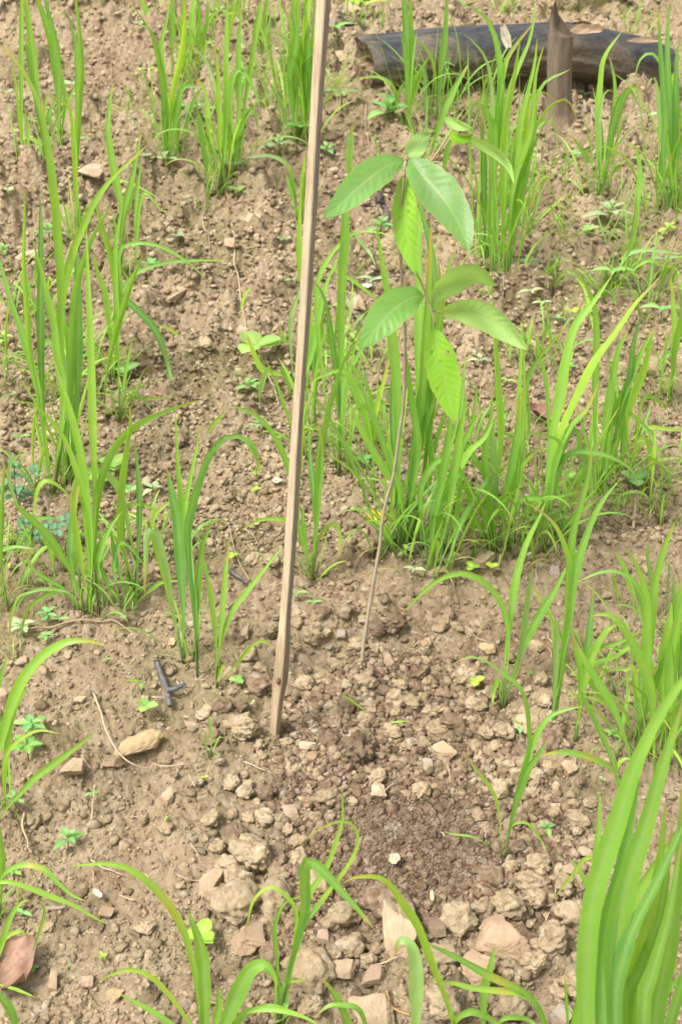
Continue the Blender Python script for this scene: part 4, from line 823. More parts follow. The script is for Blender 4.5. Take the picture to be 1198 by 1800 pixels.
rice(250, 1200, 'tiny grass seedling above the round-leaved weed', ["4y a3 745,410 730,350 655,350", "5 a3 745,410 742,345"], (2, 20, .5, .5, .003), cat='grass tuft', name='grass_tuft')
rice(372, 1320, 'thin grass seedling between the forked burnt stick and the stake', ["5 a3 1115,740 1110,600 1092,522", "4 a3 1115,740 1150,655 1180,650", "4 a3 1115,740 1080,680 1085,610"], (3, 20, .7, .9, .003), cat='grass tuft', name='grass_tuft')
rice(610, 1240, 'bent straw-green grass piece lying on the dug soil', ["4y b3 745,532 700,490 640,445 590,420"], None, cat='grass tuft', name='grass_tuft')
rice(700, 1270, 'short green straw lying right of the bent piece on the dug soil', ["4y b3 830,578 880,568 960,562"], None, cat='grass tuft', name='grass_tuft')
rice(720, 480, 'long thin grass tuft leaves behind the sapling leaf', ["6 b1 850,700 790,520 700,430 600,365 460,285", "6l b1 790,360 750,260 680,170 645,120", "5 b1 640,420 700,330 740,300"], (6, 110, .6, 1.2, .005), cat='grass tuft', name='grass_tuft')
rice(800, 900, 'fine grass shoots among the rice right of the sapling', [], (9, 110, .6, 1.1, .006), cat='grass tuft', name='grass_tuft', spread=.05)
rice(885, 30, 'bright grass tuft above the log near the top', [], (14, 60, .7, 1.0, .007), cat='grass tuft', name='grass_tuft', spread=.05)
rice(1090, 370, 'wispy pale grass between the two right-hand rice clumps', [], (14, 70, .6, 1.2, .004), cat='grass tuft', name='grass_tuft', spread=.08)
rice(1010, 570, 'wispy grass tuft left of the low spreading tufts', [], (8, 60, .7, 1.3, .004), cat='grass tuft', name='grass_tuft', spread=.05)
rice(1110, 900, 'fine grass and straw around the weed at the right', [], (9, 60, .7, 1.1, .004), cat='grass tuft', name='grass_tuft', spread=.05, flag='y')
rice(1140, 1080, 'thin yellowish rice shoots at the right edge', ["10 c2 1030,1078 1100,750 1160,590", "6 c2 1060,1078 1020,800 1020,680", "9 c2 960,1078 900,850 840,740", "6y c2 880,1078 830,870 845,930"], (7, 110, .4, .8, .007), spread=.05)
rice(40, 960, 'withered pale grass leaves among the blue-green shrub', [], (8, 90, .7, 1.3, .005), cat='grass tuft', name='grass_tuft', spread=.04, flag='y')

# looser shoots that fill the field between the clumps
for (u, v, n, h, lab) in [
 (1150, 560, 8, 110, 'loose thin rice shoots at the right edge behind the broad pale weed'),
 (1100, 470, 9, 80, 'loose pale grass shoots right of the larger grassy tuft'),
 (1010, 420, 6, 60, 'few thin grass shoots on open soil right of the sapling crown'),
 (940, 640, 7, 100, 'loose thin rice shoots between the sapling leaves and the diagonal clump'),
 (880, 800, 8, 110, 'loose thin shoots behind the straight-stemmed clump right of the sapling'),
 (1000, 905, 8, 90, 'loose thin shoots between the two right-hand clumps'),
 (620, 700, 7, 120, 'loose thin shoots between stake and sapling stem at mid height'),
 (600, 620, 6, 100, 'loose thin shoots below the driftwood stick'),
 (650, 780, 6, 110, 'loose thin shoots left of the dense clump behind the sapling'),
 (480, 190, 7, 120, 'loose thin rice shoots in the gap left of the stake near the top'),
 (240, 200, 5, 60, 'loose thin grass shoots on the dark bank'),
 (60, 560, 6, 120, 'loose pale grass behind the left rice group'),
 (130, 690, 7, 150, 'loose thin shoots in the middle of the left rice group'),
 (20, 700, 6, 110, 'loose thin grass at the left edge above the blue-green shrub'),
 (640, 60, 6, 60, 'loose grass shoots above the cut end of the log'),
 (790, 30, 6, 60, 'loose grass shoots behind the middle of the log'),
 (1110, 60, 6, 50, 'loose grass shoots behind the right part of the log'),
 (830, 230, 7, 130, 'loose thin shoots in front of the log, left of the dense clump'),
 (960, 330, 6, 80, 'loose thin shoots below the stump'),
 (1190, 900, 6, 120, 'loose thin shoots at the right edge beside the root stub'),
 (1060, 1180, 6, 120, 'loose thin shoots behind the big arching leaves at the right'),
 (260, 960, 5, 90, 'loose thin shoots between the left group and the centre-left group'),
 (90, 1000, 6, 90, 'loose thin shoots below the blue-green shrub'),
 (700, 340, 5, 70, 'loose thin shoots behind the sapling crown'),
 (560, 170, 4, 70, 'loose thin shoots just right of the stake near the top'),
]:
    rice(u, v, lab, [], (n + 3, h * 1.35, .38, 1.3, .0085), cat='grass tuft', name='grass_tuft', spread=.07)

# ---------------------------------------------------------------- small weeds
def leaf_strip(mb, base, d, up, L, Wd, col, droop=.6, fold=.25, n=7, ov=.42, pw=.9, teeth=0):
    d = nrm(d); s = nrm(np.cross(d, up)); N = nrm(np.cross(s, d)); P3 = np.zeros((n, 5, 3)); C = np.zeros((n, 5, 3)); UV = np.zeros((n, 5, 2))
    p = np.array(base, float); step = L / (n - 1)
    for i in range(n):
        t = i / (n - 1); w_ = Wd / 2 * max(.04, (math.sin(math.pi * t ** (math.log(.5) / math.log(ov))) ** pw))
        if teeth: w_ *= 1 + .12 * (i % 2)
        for j, k in enumerate((-1, -.5, 0, .5, 1)):
            P3[i, j] = p + s * w_ * k + N * w_ * fold * abs(k)
            C[i, j] = col * (1.25 if j == 2 else 1.0); UV[i, j] = (k * .5 + .5, t)
        dd = rotv(d, s, -droop * t); p = p + dd * step
    mb.grid(P3, C, UV)
WG = {'g': np.array((.18, .37, .09)), 'b': np.array((.19, .39, .135)), 'l': np.array((.25, .45, .12)), 'd': np.array((.06, .16, .09)), 'y': np.array((.33, .54, .08)), 'w': np.array((.29, .43, .24))}
WEEDS = [  # u v size kind colour label
 (120, 1487, 50, 'o', 'b', 'bright weed with five pointed leaves at the lower left, right of the moist bank'),
 (164, 1405, 26, 'p', 'b', 'tiny seedling with two pointed leaves below the squarish stone, lower left'),
 (292, 1445, 10, 'c', 'y', 'tiny two-leaved sprout in the lower left centre'),
 (60, 1295, 55, 'm', 'b', 'lobed-leaf weed at the left edge beside the mossy mound, upper one'),
 (52, 1345, 52, 'm', 'g', 'lobed-leaf weed just below the upper one beside the mossy mound'),
 (30, 1430, 34, 'm', 'b', 'lobed weed half hidden by blades at the left edge, below the other two'),
 (260, 1254, 34, 'r', 'l', 'round-leaved pale green weed above the long yellowish stone'),
 (188, 1168, 16, 'p', 'b', 'tiny bluish seedling above the mossy mound'),
 (85, 1096, 36, 'm', 'b', 'small lobed weed below the big left rice group, middle one of three'),
 (110, 1100, 26, 'p', 'b', 'small weed below the big left rice group, right one of three'),
 (40, 1120, 42, 'm', 'w', 'pale lobed weed at the left edge on the wide pinkish stone'),
 (84, 1130, 28, 'm', 'b', 'small lobed weed beneath the curved twig at the left'),
 (418, 1206, 26, 'r', 'l', 'small light green clover-like weed left of the knot of the stake'),
 (443, 1242, 12, 'c', 'w', 'tiny pale sprout left of the foot of the stake'),
 (360, 1372, 12, 'c', 'y', 'tiny green sprout right of the end of the bent straw'),
 (525, 1055, 32, 'p', 'b', 'small seedling right of the stake above the dug hole, left one of two'),
 (553, 1070, 26, 'p', 'b', 'small seedling right of the stake above the dug hole, right one of two'),
 (915, 1283, 34, 'o', 'b', 'small seedling with four leaves on the tan slab at the right'),
 (835, 1210, 30, 'r', 'y', 'crumpled bright green leaf sprout below the broad light clod'),
 (961, 1463, 32, 'o', 'b', 'small seedling with pale lower leaf left of the tall foreground blades'),
 (1075, 1298, 30, 'o', 'g', 'low weed between the rice plants at the right'),
 (931, 1190, 12, 'r', 'g', 'tiny round-leaved sprout between rice stems at the right'),
 (1058, 1376, 12, 'c', 'w', 'tiny pale sprout at the right below the arching blades'),
 (828, 1008, 26, 'r', 'y', 'bright clover-like weed in front of the flat tan stone, left one of two'),
 (862, 1006, 24, 'r', 'y', 'bright clover-like weed in front of the flat tan stone, right one of two'),
 (846, 945, 26, 'p', 'l', 'bright narrow-leaved weed at the foot of the rice right of the sapling'),
 (878, 955, 24, 'p', 'b', 'small bluish weed between two rice stems right of the sapling'),
 (927, 985, 20, 'p', 'w', 'pale seedling right of the flat tan stone'),
 (727, 1035, 34, 'p', 'w', 'grey-green drooping seedling right of the sapling stem, above the dug hole'),
 (680, 955, 28, 'o', 'b', 'weed behind the sapling stem beside the pale lump'),
 (713, 980, 32, 'o', 'l', 'light green weed at the foot of the dense clump behind the sapling'),
 (768, 965, 44, 'o', 'b', 'bushy small weed among the rice stems right of the sapling'),
 (640, 822, 30, 'r', 'b', 'pale round-leaved weed in open soil between stake and sapling'),
 (630, 848, 14, 'c', 'g', 'tiny sprout below the pale round-leaved weed between stake and sapling'),
 (1110, 862, 48, 'r', 'b', 'broad-leaved pale weed at the foot of the right rice clump'),
 (997, 855, 24, 'r', 'l', 'small ring of light leaves among the right rice clumps'),
 (357, 1660, 52, 'r', 'y', 'bright round-leaved weed behind the foreground rice at the bottom left'),
 (182, 1687, 16, 'c', 'y', 'tiny bright sprout in the lower left open soil'),
 (122, 1704, 10, 'c', 'b', 'tiny bluish sprout left of the bright one in the lower left'),
 (43, 1615, 30, 'p', 'b', 'small two-leaved weed at the lower left above the dead leaf'),
 (57, 1712, 26, 'm', 'b', 'small lobed weed touching the dead brown leaf'),
 (841, 665, 28, 'o', 'w', 'pale seedling below the lower sapling leaves'),
 (932, 545, 36, 'p', 'w', 'pale two-leaved weed right of the sapling, left one of the row'),
 (948, 560, 26, 'p', 'w', 'pale two-leaved weed just below the left one of the row'),
 (921, 488, 32, 'o', 'b', 'small weed at the foot of the rice plant right of the sapling crown'),
 (1066, 400, 62, 'o', 'w', 'largest pale weed on the open soil at the right, below the stump'),
 (1158, 582, 52, 'p', 'b', 'broad pale weed near the right edge behind the right clump'),
 (1075, 522, 52, 'p', 'l', 'broad-leaved weed at the foot of the larger grassy tuft'),
 (1165, 498, 42, 'p', 'w', 'pale weed near the right edge beside the reddish stem'),
 (978, 570, 16, 'c', 'b', 'tiny sprout below the low spreading tuft'),
 (1006, 552, 20, 'c', 'y', 'tiny yellow-green sprout right of the low spreading tuft'),
 (1128, 662, 32, 'p', 'w', 'pale weed behind the rice clumps at the right'),
 (667, 432, 46, 'o', 'b', 'weed with pale leaves left of the hanging sapling leaf'),
 (654, 512, 42, 'p', 'w', 'grey-white leaved weed left of the sapling stem'),
 (455, 660, 64, 'r', 'l', 'broad-leaved light green weed left of the stake'),
 (443, 705, 46, 'o', 'b', 'low bushy weed just below the broad-leaved one left of the stake'),
 (516, 492, 22, 'p', 'b', 'small weed touching the left edge of the stake'),
 (496, 446, 24, 'p', 'b', 'small weed left of the stake above the thin crossing blade'),
 (418, 666, 12, 'c', 'b', 'tiny sprout left of the broad-leaved weed'),
 (594, 560, 16, 'c', 'b', 'tiny sprout left of the driftwood stick'),
 (683, 232, 66, 'o', 'b', 'largest pointed-leaved weed, below the cut end of the log'),
 (600, 205, 52, 'p', 'b', 'pointed-leaved weed right of the stake, left of the largest one'),
 (417, 327, 38, 'p', 'b', 'weed at the foot of the rice clump left of the stake'),
 (530, 250, 40, 'r', 'b', 'round-leaved weed at the foot of the dense clump by the stake'),
 (493, 288, 44, 'o', 'w', 'pale weed between the rice and the stake, above the tan stones'),
 (572, 300, 34, 'o', 'b', 'dark small weed right of the stake above the sapling leaf'),
 (417, 352, 28, 'c', 'g', 'small sprouts just below the clump left of the stake'),
 (673, 345, 40, 'o', 'g', 'weed peeping out behind the left sapling leaf'),
 (290, 308, 36, 'o', 'w', 'pale low weed at the foot of the upper left middle rice'),
 (337, 248, 52, 'p', 'b', 'weed with narrow leaves right of the upper left middle rice'),
 (259, 322, 18, 'c', 'w', 'tiny pale sprout left of the low pale weed'),
 (249, 89, 20, 'c', 'w', 'tiny pale sprout on the dark bank at the top left'),
 (387, 66, 28, 'o', 'b', 'weed with a pale leaf in the dense clump at the top'),
 (371, 105, 30, 'p', 'w', 'pale weed between rice stems near the top, left of the stake'),
 (15, 172, 20, 'c', 'w', 'tiny pale sprout at the upper left edge'),
 (203, 8, 28, 'p', 'b', 'small weed at the top edge left of centre'),
 (262, 148, 30, 'p', 'y', 'yellow-green weed on the dark bank'),
 (123, 170, 24, 'c', 'w', 'tiny pale weed at the foot of the dark blades, upper left'),
 (225, 672, 42, 'r', 'b', 'round pale leaf weed at the foot of the arching rice plant'),
 (266, 476, 30, 'c', 'b', 'small sprout on open soil below the slender stem'),
 (315, 440, 20, 'c', 'w', 'tiny pale sprout alone on open soil, upper left'),
 (88, 425, 42, 'o', 'b', 'pale weed behind the blades of the left group'),
 (25, 388, 18, 'c', 'w', 'tiny sprout at the left edge on open soil'),
 (205, 838, 52, 'r', 'l', 'big round pale-leaved weed inside the left rice group'),
 (178, 870, 40, 'r', 'l', 'round pale leaf low inside the left rice group'),
 (230, 880, 30, 'r', 'b', 'bluish round leaf weed right inside the left rice group'),
 (267, 870, 38, 'o', 'w', 'pale small weed right of the left rice group'),
 (18, 1003, 14, 'c', 'y', 'tiny yellow-green sprout at the left edge'),
 (455, 760, 34, 'm', 'w', 'fern-like pale weed below the low bushy weed'),
 (451, 868, 16, 'r', 'y', 'single bright round leaf on open soil left of the stake'),
 (410, 985, 18, 'r', 'y', 'bright round leaf sprout beside the centre-left blades'),
 (1015, 26, 80, 'o', 'y', 'largest bright green weed behind the log at the top'),
 (1092, 16, 56, 'o', 'b', 'weed with pale leaves at the top right of centre'),
 (1155, 20, 46, 'r', 'b', 'round bluish weed at the top right'),
 (962, 12, 40, 'p', 'g', 'green leaves sprouting behind the stump'),
 (1195, 28, 34, 'r', 'w', 'pale round-leaved weed in the top right corner'),
 (1024, 178, 28, 'o', 'w', 'small weed right of the stump foot'),
 (645, 48, 56, 'p', 'y', 'bright yellow-green sprawling weed above the log end'),
 (594, 92, 56, 'p', 'g', 'spreading weed right of the stake above the flat stone'),
 (618, 16, 54, 'o', 'y', 'bright weed at the top edge right of the stake'),
 (665, 8, 20, 'c', 'y', 'tiny bright sprout at the top edge above the log end'),
 (760, 8, 24, 'c', 'w', 'tiny pale sprout at the top edge above the log'),
 (1135, 232, 36, 'p', 'w', 'pale weed among the rice below the right end of the log'),
 (1150, 330, 30, 'p', 'b', 'low weed in the bright young rice at the right edge'),
 (1185, 250, 30, 'o', 'g', 'small green weed at the right edge below the log'),
 (1120, 300, 26, 'p', 'l', 'light weed left of the tall dark clump at the right'),
 (1010, 300, 22, 'c', 'b', 'tiny sprout left of the clump beside the stump'),
 (905, 250, 26, 'o', 'g', 'green weed between the stump and the dense clump left of it'),
 (1170, 440, 30, 'o', 'y', 'bright weed at the right edge above the reddish stem'),
 (1030, 455, 26, 'r', 'l', 'small round-leaved weed left of the larger grassy tuft'),
 (1180, 770, 28, 'p', 'g', 'green weed at the right edge below the clump there'),
 (1000, 660, 24, 'o', 'g', 'small green weed on open soil left of the bent-over clump'),
 (890, 700, 22, 'p', 'l', 'light seedling right of the lowest sapling leaf'),
 (12, 470, 28, 'o', 'g', 'green weed at the left edge beside the flat pale stone'),
 (8, 610, 34, 'o', 'l', 'light weed at the left edge behind the broad leaning blades'),
 (40, 780, 30, 'p', 'g', 'green weed at the left edge above the blue-green shrub'),
 (140, 950, 26, 'o', 'g', 'green weed low between the blades of the left group'),
 (60, 240, 24, 'p', 'g', 'green weed between the two leftmost upper plants'),
 (430, 210, 26, 'o', 'g', 'small weed between the rice clumps left of the stake'),
 (720, 110, 24, 'p', 'l', 'light weed growing against the front of the log'),
 (860, 150, 24, 'o', 'g', 'green weed against the foot of the log, left of the stump'),
 (300, 1090, 22, 'p', 'g', 'small green weed left of the centre-left rice plants'),
 (25, 1540, 26, 'o', 'g', 'green weed at the left edge under the yellow-patched blades'),
 (1090, 1150, 24, 'o', 'g', 'green weed above the blocky tan stone at the right'),
]
for i, (u, v, sz, kind, ck, lab) in enumerate(WEEDS):
    rng = random.Random(1000 + i); b = G(u, v); s = px2m(b, sz) * (1.25 if v > 700 else 1.5); b = b + np.array((0, 0, max(0, HF(b[0], b[1], s * .3)))); root = thing('weed', lab, 'weed', b, 'small weeds and seedlings'); col0 = WG[ck]
    up = np.array((0, 0, 1.0)); hgt = s * {'o': .35, 'p': .3, 'c': .25, 'm': .45, 'r': .3}[kind] + .004
    mb = MB(); lean = np.array((rng.uniform(-.15, .15), rng.uniform(-.15, .1), 1.0)) * hgt
    P = np.array([b + lean * t for t in (-.15, .3, .7, 1)]); tube(mb, P, max(.0006, s * .018), np.array((.16, .24, .07)), 5)
    build('stem', mb, M['weed'], root)
    top = b + lean; a0 = rng.uniform(0, 6.28)
    def leaf(base, az, el, L, Wd, **k):
        m2 = MB(); d = np.array((math.cos(az) * math.cos(el), math.sin(az) * math.cos(el), math.sin(el)))
        c = col0 * rng.uniform(.75, 1.2) * np.array((rng.uniform(.85, 1.25), 1, 1)); leaf_strip(m2, base, d, up + .001, L, Wd, c, **k); build('leaf', m2, M['weed'], root)
    if kind == 'o':
        nL = 5 if sz < 40 else 8
        for k in range(nL):
            pair = k // 2; az = a0 + pair * 1.57 + (k % 2) * math.pi + rng.uniform(-.25, .25); f = 1 - .22 * pair
            leaf(b + lean * (.55 + .15 * pair), az, .25 + .25 * pair, s * .55 * f, s * .27 * f, droop=.7)
    elif kind == 'p':
        a0 = rng.uniform(-.5, .5)
        for k in range(4):
            f = 1 if k < 2 else .45; az = a0 + (k % 2) * math.pi + (1.3 if k > 1 else 0)
            leaf(top, az, .35, s * .52 * f, s * .24 * f, droop=.8)
    elif kind == 'c':
        for k in range(3 if sz > 15 else 2):
            leaf(top, a0 + k * (math.pi if sz <= 15 else 2.1), .35, s * .5, s * .36, droop=.3, fold=.15, pw=.6, ov=.5)
    elif kind == 'r':
        for k in range(3 if sz < 40 else 4):
            leaf(top, a0 + k * 2.1, .3 + .2 * (k % 2), s * .48, s * .42, droop=.5, fold=.15, pw=.55, ov=.48, teeth=0)
    elif kind == 'm':
        for k in range(5):
            leaf(b + lean * rng.uniform(.6, 1), a0 + k * 1.25, .35, s * .46, s * .2, droop=.6, n=9, ov=.55, teeth=1)
            leaf(b + lean * rng.uniform(.5, .9), a0 + k * 1.25 + .5, .3, s * .3, s * .13, droop=.6, n=9, ov=.55, teeth=1)
# blue-green shrub seedling with paired round leaflets
def compound(u, v, lab, fr, seed):
    rng = random.Random(seed); b = G(u, v); root = thing('shrub_seedling', lab, 'shrub seedling', b, 'blue-green shrub seedlings')
    for (du, dv) in fr:
        e = unproj(u + du, v + dv, b[1] - .01 + rng.uniform(-.03, .03)); q = (b + e) / 2 + np.array((0, 0, .012))
        P = spline([b, q, e], 8); mb = MB(); tube(mb, P, .0009, np.array((.14, .16, .07)), 5); build('stem', mb, M['weed'], root)
        for k in (2, 4, 6, 7):
            for sgn in (-1, 1):
                m2 = MB(); t = nrm(P[-1] - P[0]); sd_ = nrm(np.cross(t, np.array((0, -.6, .8)))) * sgn
                leaf_strip(m2, P[k], sd_ + t * .35, np.array((0, -.6, .8)), .0155 * rng.uniform(.75, 1.1), .0115, np.array((.075, .19, .095)) * rng.uniform(.8, 1.3), droop=.2, fold=.1, pw=.5, ov=.5); build('leaflet', m2, M['weed'], root)
compound(30, 885, 'blue-green shrub seedling with paired round leaflets at the left edge, upper one', [(-5, -70), (35, -60), (-25, -30), (20, -20)], 3)
compound(48, 955, 'blue-green shrub seedling with round leaflets, lower one under the arching pale leaf', [(55, -25), (-5, -40), (-10, 10), (70, -40)], 4)
# ---------------------------------------------------------------- the stake
def stake():
    prof = [(1330, 472.5, 489), (1292, 474, 491), (1230, 477, 499), (1212, 478, 503), (1197, 479, 506), (1180, 481, 507), (1160, 483, 509), (1120, 487.5, 510.5), (1080, 491, 511.5), (1000, 497, 518), (900, 502.5, 525), (720, 514, 534), (540, 525, 547), (360, 535, 558), (180, 545, 568), (0, 555, 582), (-200, 566, 595), (-420, 578, 611)]
    b = G(483, 1292); Y = b[1]; root = thing('stake', 'tall square weathered wooden stake with a knot near its foot, driven into the dug soil', 'stake', b)
    L = spline([(l, v, 0) for v, l, r in prof], 90); Rr = spline([(r, v, 0) for v, l, r in prof], 90)
    sec = np.array([(-.5, .06), (-.48, -.02), (.02, -.50), (.14, -.52), (.47, -.04), (.5, .06), (.04, .55), (-.08, .56)])
    P = np.zeros((90, 8, 3)); C = np.zeros((90, 8, 3)); rg = np.random.RandomState(3)
    for i in range(90):
        v = L[i][1]; pl = unproj(L[i][0], v, Y); pr = unproj(Rr[i][0], v, Y); wd = (pr[0] - pl[0]) * .95; cx = (pl[0] + pr[0]) / 2; z = pl[2]
        lit = np.array((.47, .37, .245)) * (1 + .05 * math.sin(i * .7)); dk = np.array((.25, .215, .17))  # left faces painted brighter as if lit; right faces darker, weathered grey
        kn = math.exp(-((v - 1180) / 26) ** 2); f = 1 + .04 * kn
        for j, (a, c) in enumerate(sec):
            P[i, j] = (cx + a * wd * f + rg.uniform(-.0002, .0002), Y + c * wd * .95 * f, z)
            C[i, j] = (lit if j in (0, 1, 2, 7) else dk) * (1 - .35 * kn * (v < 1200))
        if v > 1120: C[i] = C[i] * .6 + np.array((.33, .235, .13)) * .4
    mb = MB(); mb.grid(P[:, :, :], C, closed=True); mb.f.append(tuple(89 * 8 + j for j in range(8)))
    o = build('post', mb, M['wood'], root, smooth=False)
    mb = MB(); kp = unproj(489, 1197, Y - .0105)
    V, Fc = ICO[2]; mb.add(V * np.array((.0042, .0028, .007)) + kp, Fc, np.array((.20, .12, .07))); build('knot', mb, M['wood'], root)
stake()

# ---------------------------------------------------------------- the sapling
def big_leaf(root, pts, wpx, dY, roll, col, Y, seed, droop=0, hole=None):
    """pts photo points base..tip, dY how far base and tip stand before (-) or behind the stem"""
    rng = random.Random(seed); n = 46; m = 21; uv = spline(pts, n); P = []
    for i, (a, b) in enumerate(uv):
        t = i / (n - 1); P.append(unproj(a, b, Y + dY[0] + (dY[1] - dY[0]) * t))
    P = np.array(P); T = tangents(P); P3 = np.zeros((n, m, 3)); C = np.zeros((n, m, 3)); UV = np.zeros((n, m, 2)); prev = None
    nv = 11 + seed % 4
    for i in range(n):
        t = i / (n - 1); V = nrm(P[i] - np.array((0, 0, CH))); s = nrm(np.cross(T[i], V))
        if prev is not None and np.dot(s, prev) < 0: s = -s
        prev = s; s = rotv(s, T[i], roll); N = nrm(np.cross(T[i], s))
        if np.dot(N, V) > 0: N = -N
        w_ = px2m(P[i], wpx) / 2 / math.cos(roll) * (math.sin(math.pi * min(1, t ** .86)) ** .72 * (1 - .12 * t) if t < .999 else 0.0) * (1 + .025 * math.sin(t * 47 + seed) + .02 * math.sin(t * 19 + 2 * seed))
        w_ = max(w_, .0004)
        for j in range(m):
            k = -1 + 2 * j / (m - 1); ph = (t * nv + .18 * math.sin(t * 17 + seed + (2 if k > 0 else 0)) - abs(k) * (1.5 + .25 * t) + (.3 if k > 0 else 0)) * 2 * math.pi
            vein = max(0, math.cos(ph)) ** 6
            z = w_ * (.16 * abs(k) ** 1.4 + .05 * math.sin(t * 9 + k * 3 + seed)) + .0007 * (-math.cos(ph)) * min(1, 2.2 * abs(k)) * (1 - abs(k) ** 4)
            P3[i, j] = P[i] + s * w_ * k + N * z
            c = col * (1 + .10 * math.sin(7 * t + 3 * k + seed))
            if abs(k) < .06: c = c * .6 + np.array((.34, .38, .18)) * .4
            else: c = c * (1 - .04 * vein * (1 - abs(k)))
            if abs(k) > .97: c = c * .6 + np.array((.30, .26, .10)) * .4
            C[i, j] = c; UV[i, j] = (k * .5 + .5, t)
    mb = MB(); mb.grid(P3, C, UV)
    if hole:
        keep = []
        for q, f in enumerate(mb.f):
            i, j = divmod(q, m - 1)
            if any((i - hi) ** 2 + ((j - hj) * 1.0) ** 2 < 1.9 for hi, hj in hole): continue
            keep.append(f)
        mb.f = keep
    return build('leaf', mb, M['bigleaf'], root)
def sapling():
    b = G(635, 1172); Y = b[1]; root = thing('sapling', 'young tree sapling with thin bare stem and two whorls of large oval leaves', 'sapling', b)
    st = [(634, 1185), (637, 1150), (645, 1090), (655, 1030), (667, 960), (671, 920), (677, 887), (690, 840), (697, 797), (703, 750), (708, 720), (711, 650), (711, 593), (709, 550), (706, 493), (703, 443), (704, 390), (707, 340), (712, 283)]
    uv = spline(st, 70); rg = np.random.RandomState(8); P = np.array([unproj(a + rg.uniform(-.35, .35), c, Y + .02 * math.sin(i * .08)) for i, (a, c) in enumerate(uv)])
    t = np.linspace(0, 1, 70); rad = .0033 * (1 - t) + .0019 * t; rad *= 1 + .12 * (np.sin(t * 95) > .86)
    C = np.array([np.array((.36, .30, .21)) * (1 - a) + np.array((.34, .27, .18)) * a for a in t]) * (1 + .1 * rg.uniform(-1, 1, (70, 1)))
    mb = MB(); tube(mb, P, rad, C, 9, .04, random.Random(1)); build('stem', mb, M['twig'], root)
    D1 = np.array((.125, .265, .065)); D2 = np.array((.15, .33, .07)); D3 = np.array((.19, .41, .03)); D4 = np.array((.26, .44, .15))  # D4 is pale because the leaf sheen is put into its colour
    def pet(pts, r=.0014, ya=0, yb=-.02, c=(.24, .20, .09)):
        uv = spline(pts, 12); mb = MB(); tube(mb, np.array([unproj(a, q, Y + ya + (yb - ya) * i / 11) for i, (a, q) in enumerate(uv)]), r, np.array(c), 6); build('petiole', mb, M['twig'], root)
    # upper whorl
    big_leaf(root, [(711, 283), (680, 292), (640, 320), (600, 358), (568, 384)], 60, (0, -.10), .30, D1 * 1.1, Y, 1)
    big_leaf(root, [(717, 277), (727, 262), (741, 246), (756, 236)], 37, (.01, .05), .2, D4, Y, 2)
    big_leaf(root, [(719, 279), (740, 305), (775, 345), (805, 392), (825, 442)], 74, (-.005, -.12), -.25, D1, Y, 3)
    big_leaf(root, [(708, 308), (712, 345), (712, 390), (720, 440), (731, 483)], 47, (-.005, -.06), .35, D3, Y, 4)
    pet([(712, 283), (715, 288), (709, 310)], .0013)
    V, Fc = ICO[2]; mb = MB(); mb.add(V * .0045 + unproj(713, 281, Y - .002), Fc, np.array((.25, .17, .09))); build('node', mb, M['twig'], root)
    # shoot tip behind
    pet([(713, 283), (735, 300), (757, 283), (775, 258), (791, 232)], .0016, .0, .06, (.30, .24, .11))
    big_leaf(root, [(790, 232), (803, 243), (818, 242), (830, 235)], 20, (.05, .03), .5, D3 * 1.1, Y, 5)
    big_leaf(root, [(792, 226), (778, 212), (795, 208), (812, 216), (828, 224)][2:] and [(780, 209), (797, 216), (815, 222), (829, 224)], 20, (.06, .04), .5, D4 * 1.3, Y, 6)
    big_leaf(root, [(800, 237), (835, 248), (868, 265), (893, 290), (903, 322)], 19, (.05, -.02), .95, D4 * 1.15, Y, 7)
    # lower whorl
    pet([(710, 430), (722, 462), (733, 483), (745, 510), (758, 545), (764, 575)], .0017, .0, -.045, (.30, .25, .12))
    pet([(747, 515), (745, 520), (741, 521)], .0012, -.02, -.025)
    big_leaf(root, [(744, 521), (722, 524), (690, 545), (655, 585), (631, 614)], 66, (-.025, -.11), .25, D2, Y, 8)
    big_leaf(root, [(763, 532), (775, 510), (805, 488), (838, 482), (870, 503)], 46, (-.03, -.03), .75, D4 * 1.1, Y, 9)
    big_leaf(root, [(775, 552), (810, 546), (850, 554), (890, 580), (926, 614)], 52, (-.035, -.10), .7, D4 * 1.15, Y, 10, hole=[(37, 13)])
    big_leaf(root, [(764, 578), (768, 612), (778, 655), (788, 700), (799, 741)], 62, (-.045, -.09), -.2, D3 * 1.05, Y, 11, hole=[(12, 15), (10, 5)])
    pet([(758, 545), (768, 548), (778, 552)], .0012, -.03, -.035)
    # dead stub below the nodes
sapling()

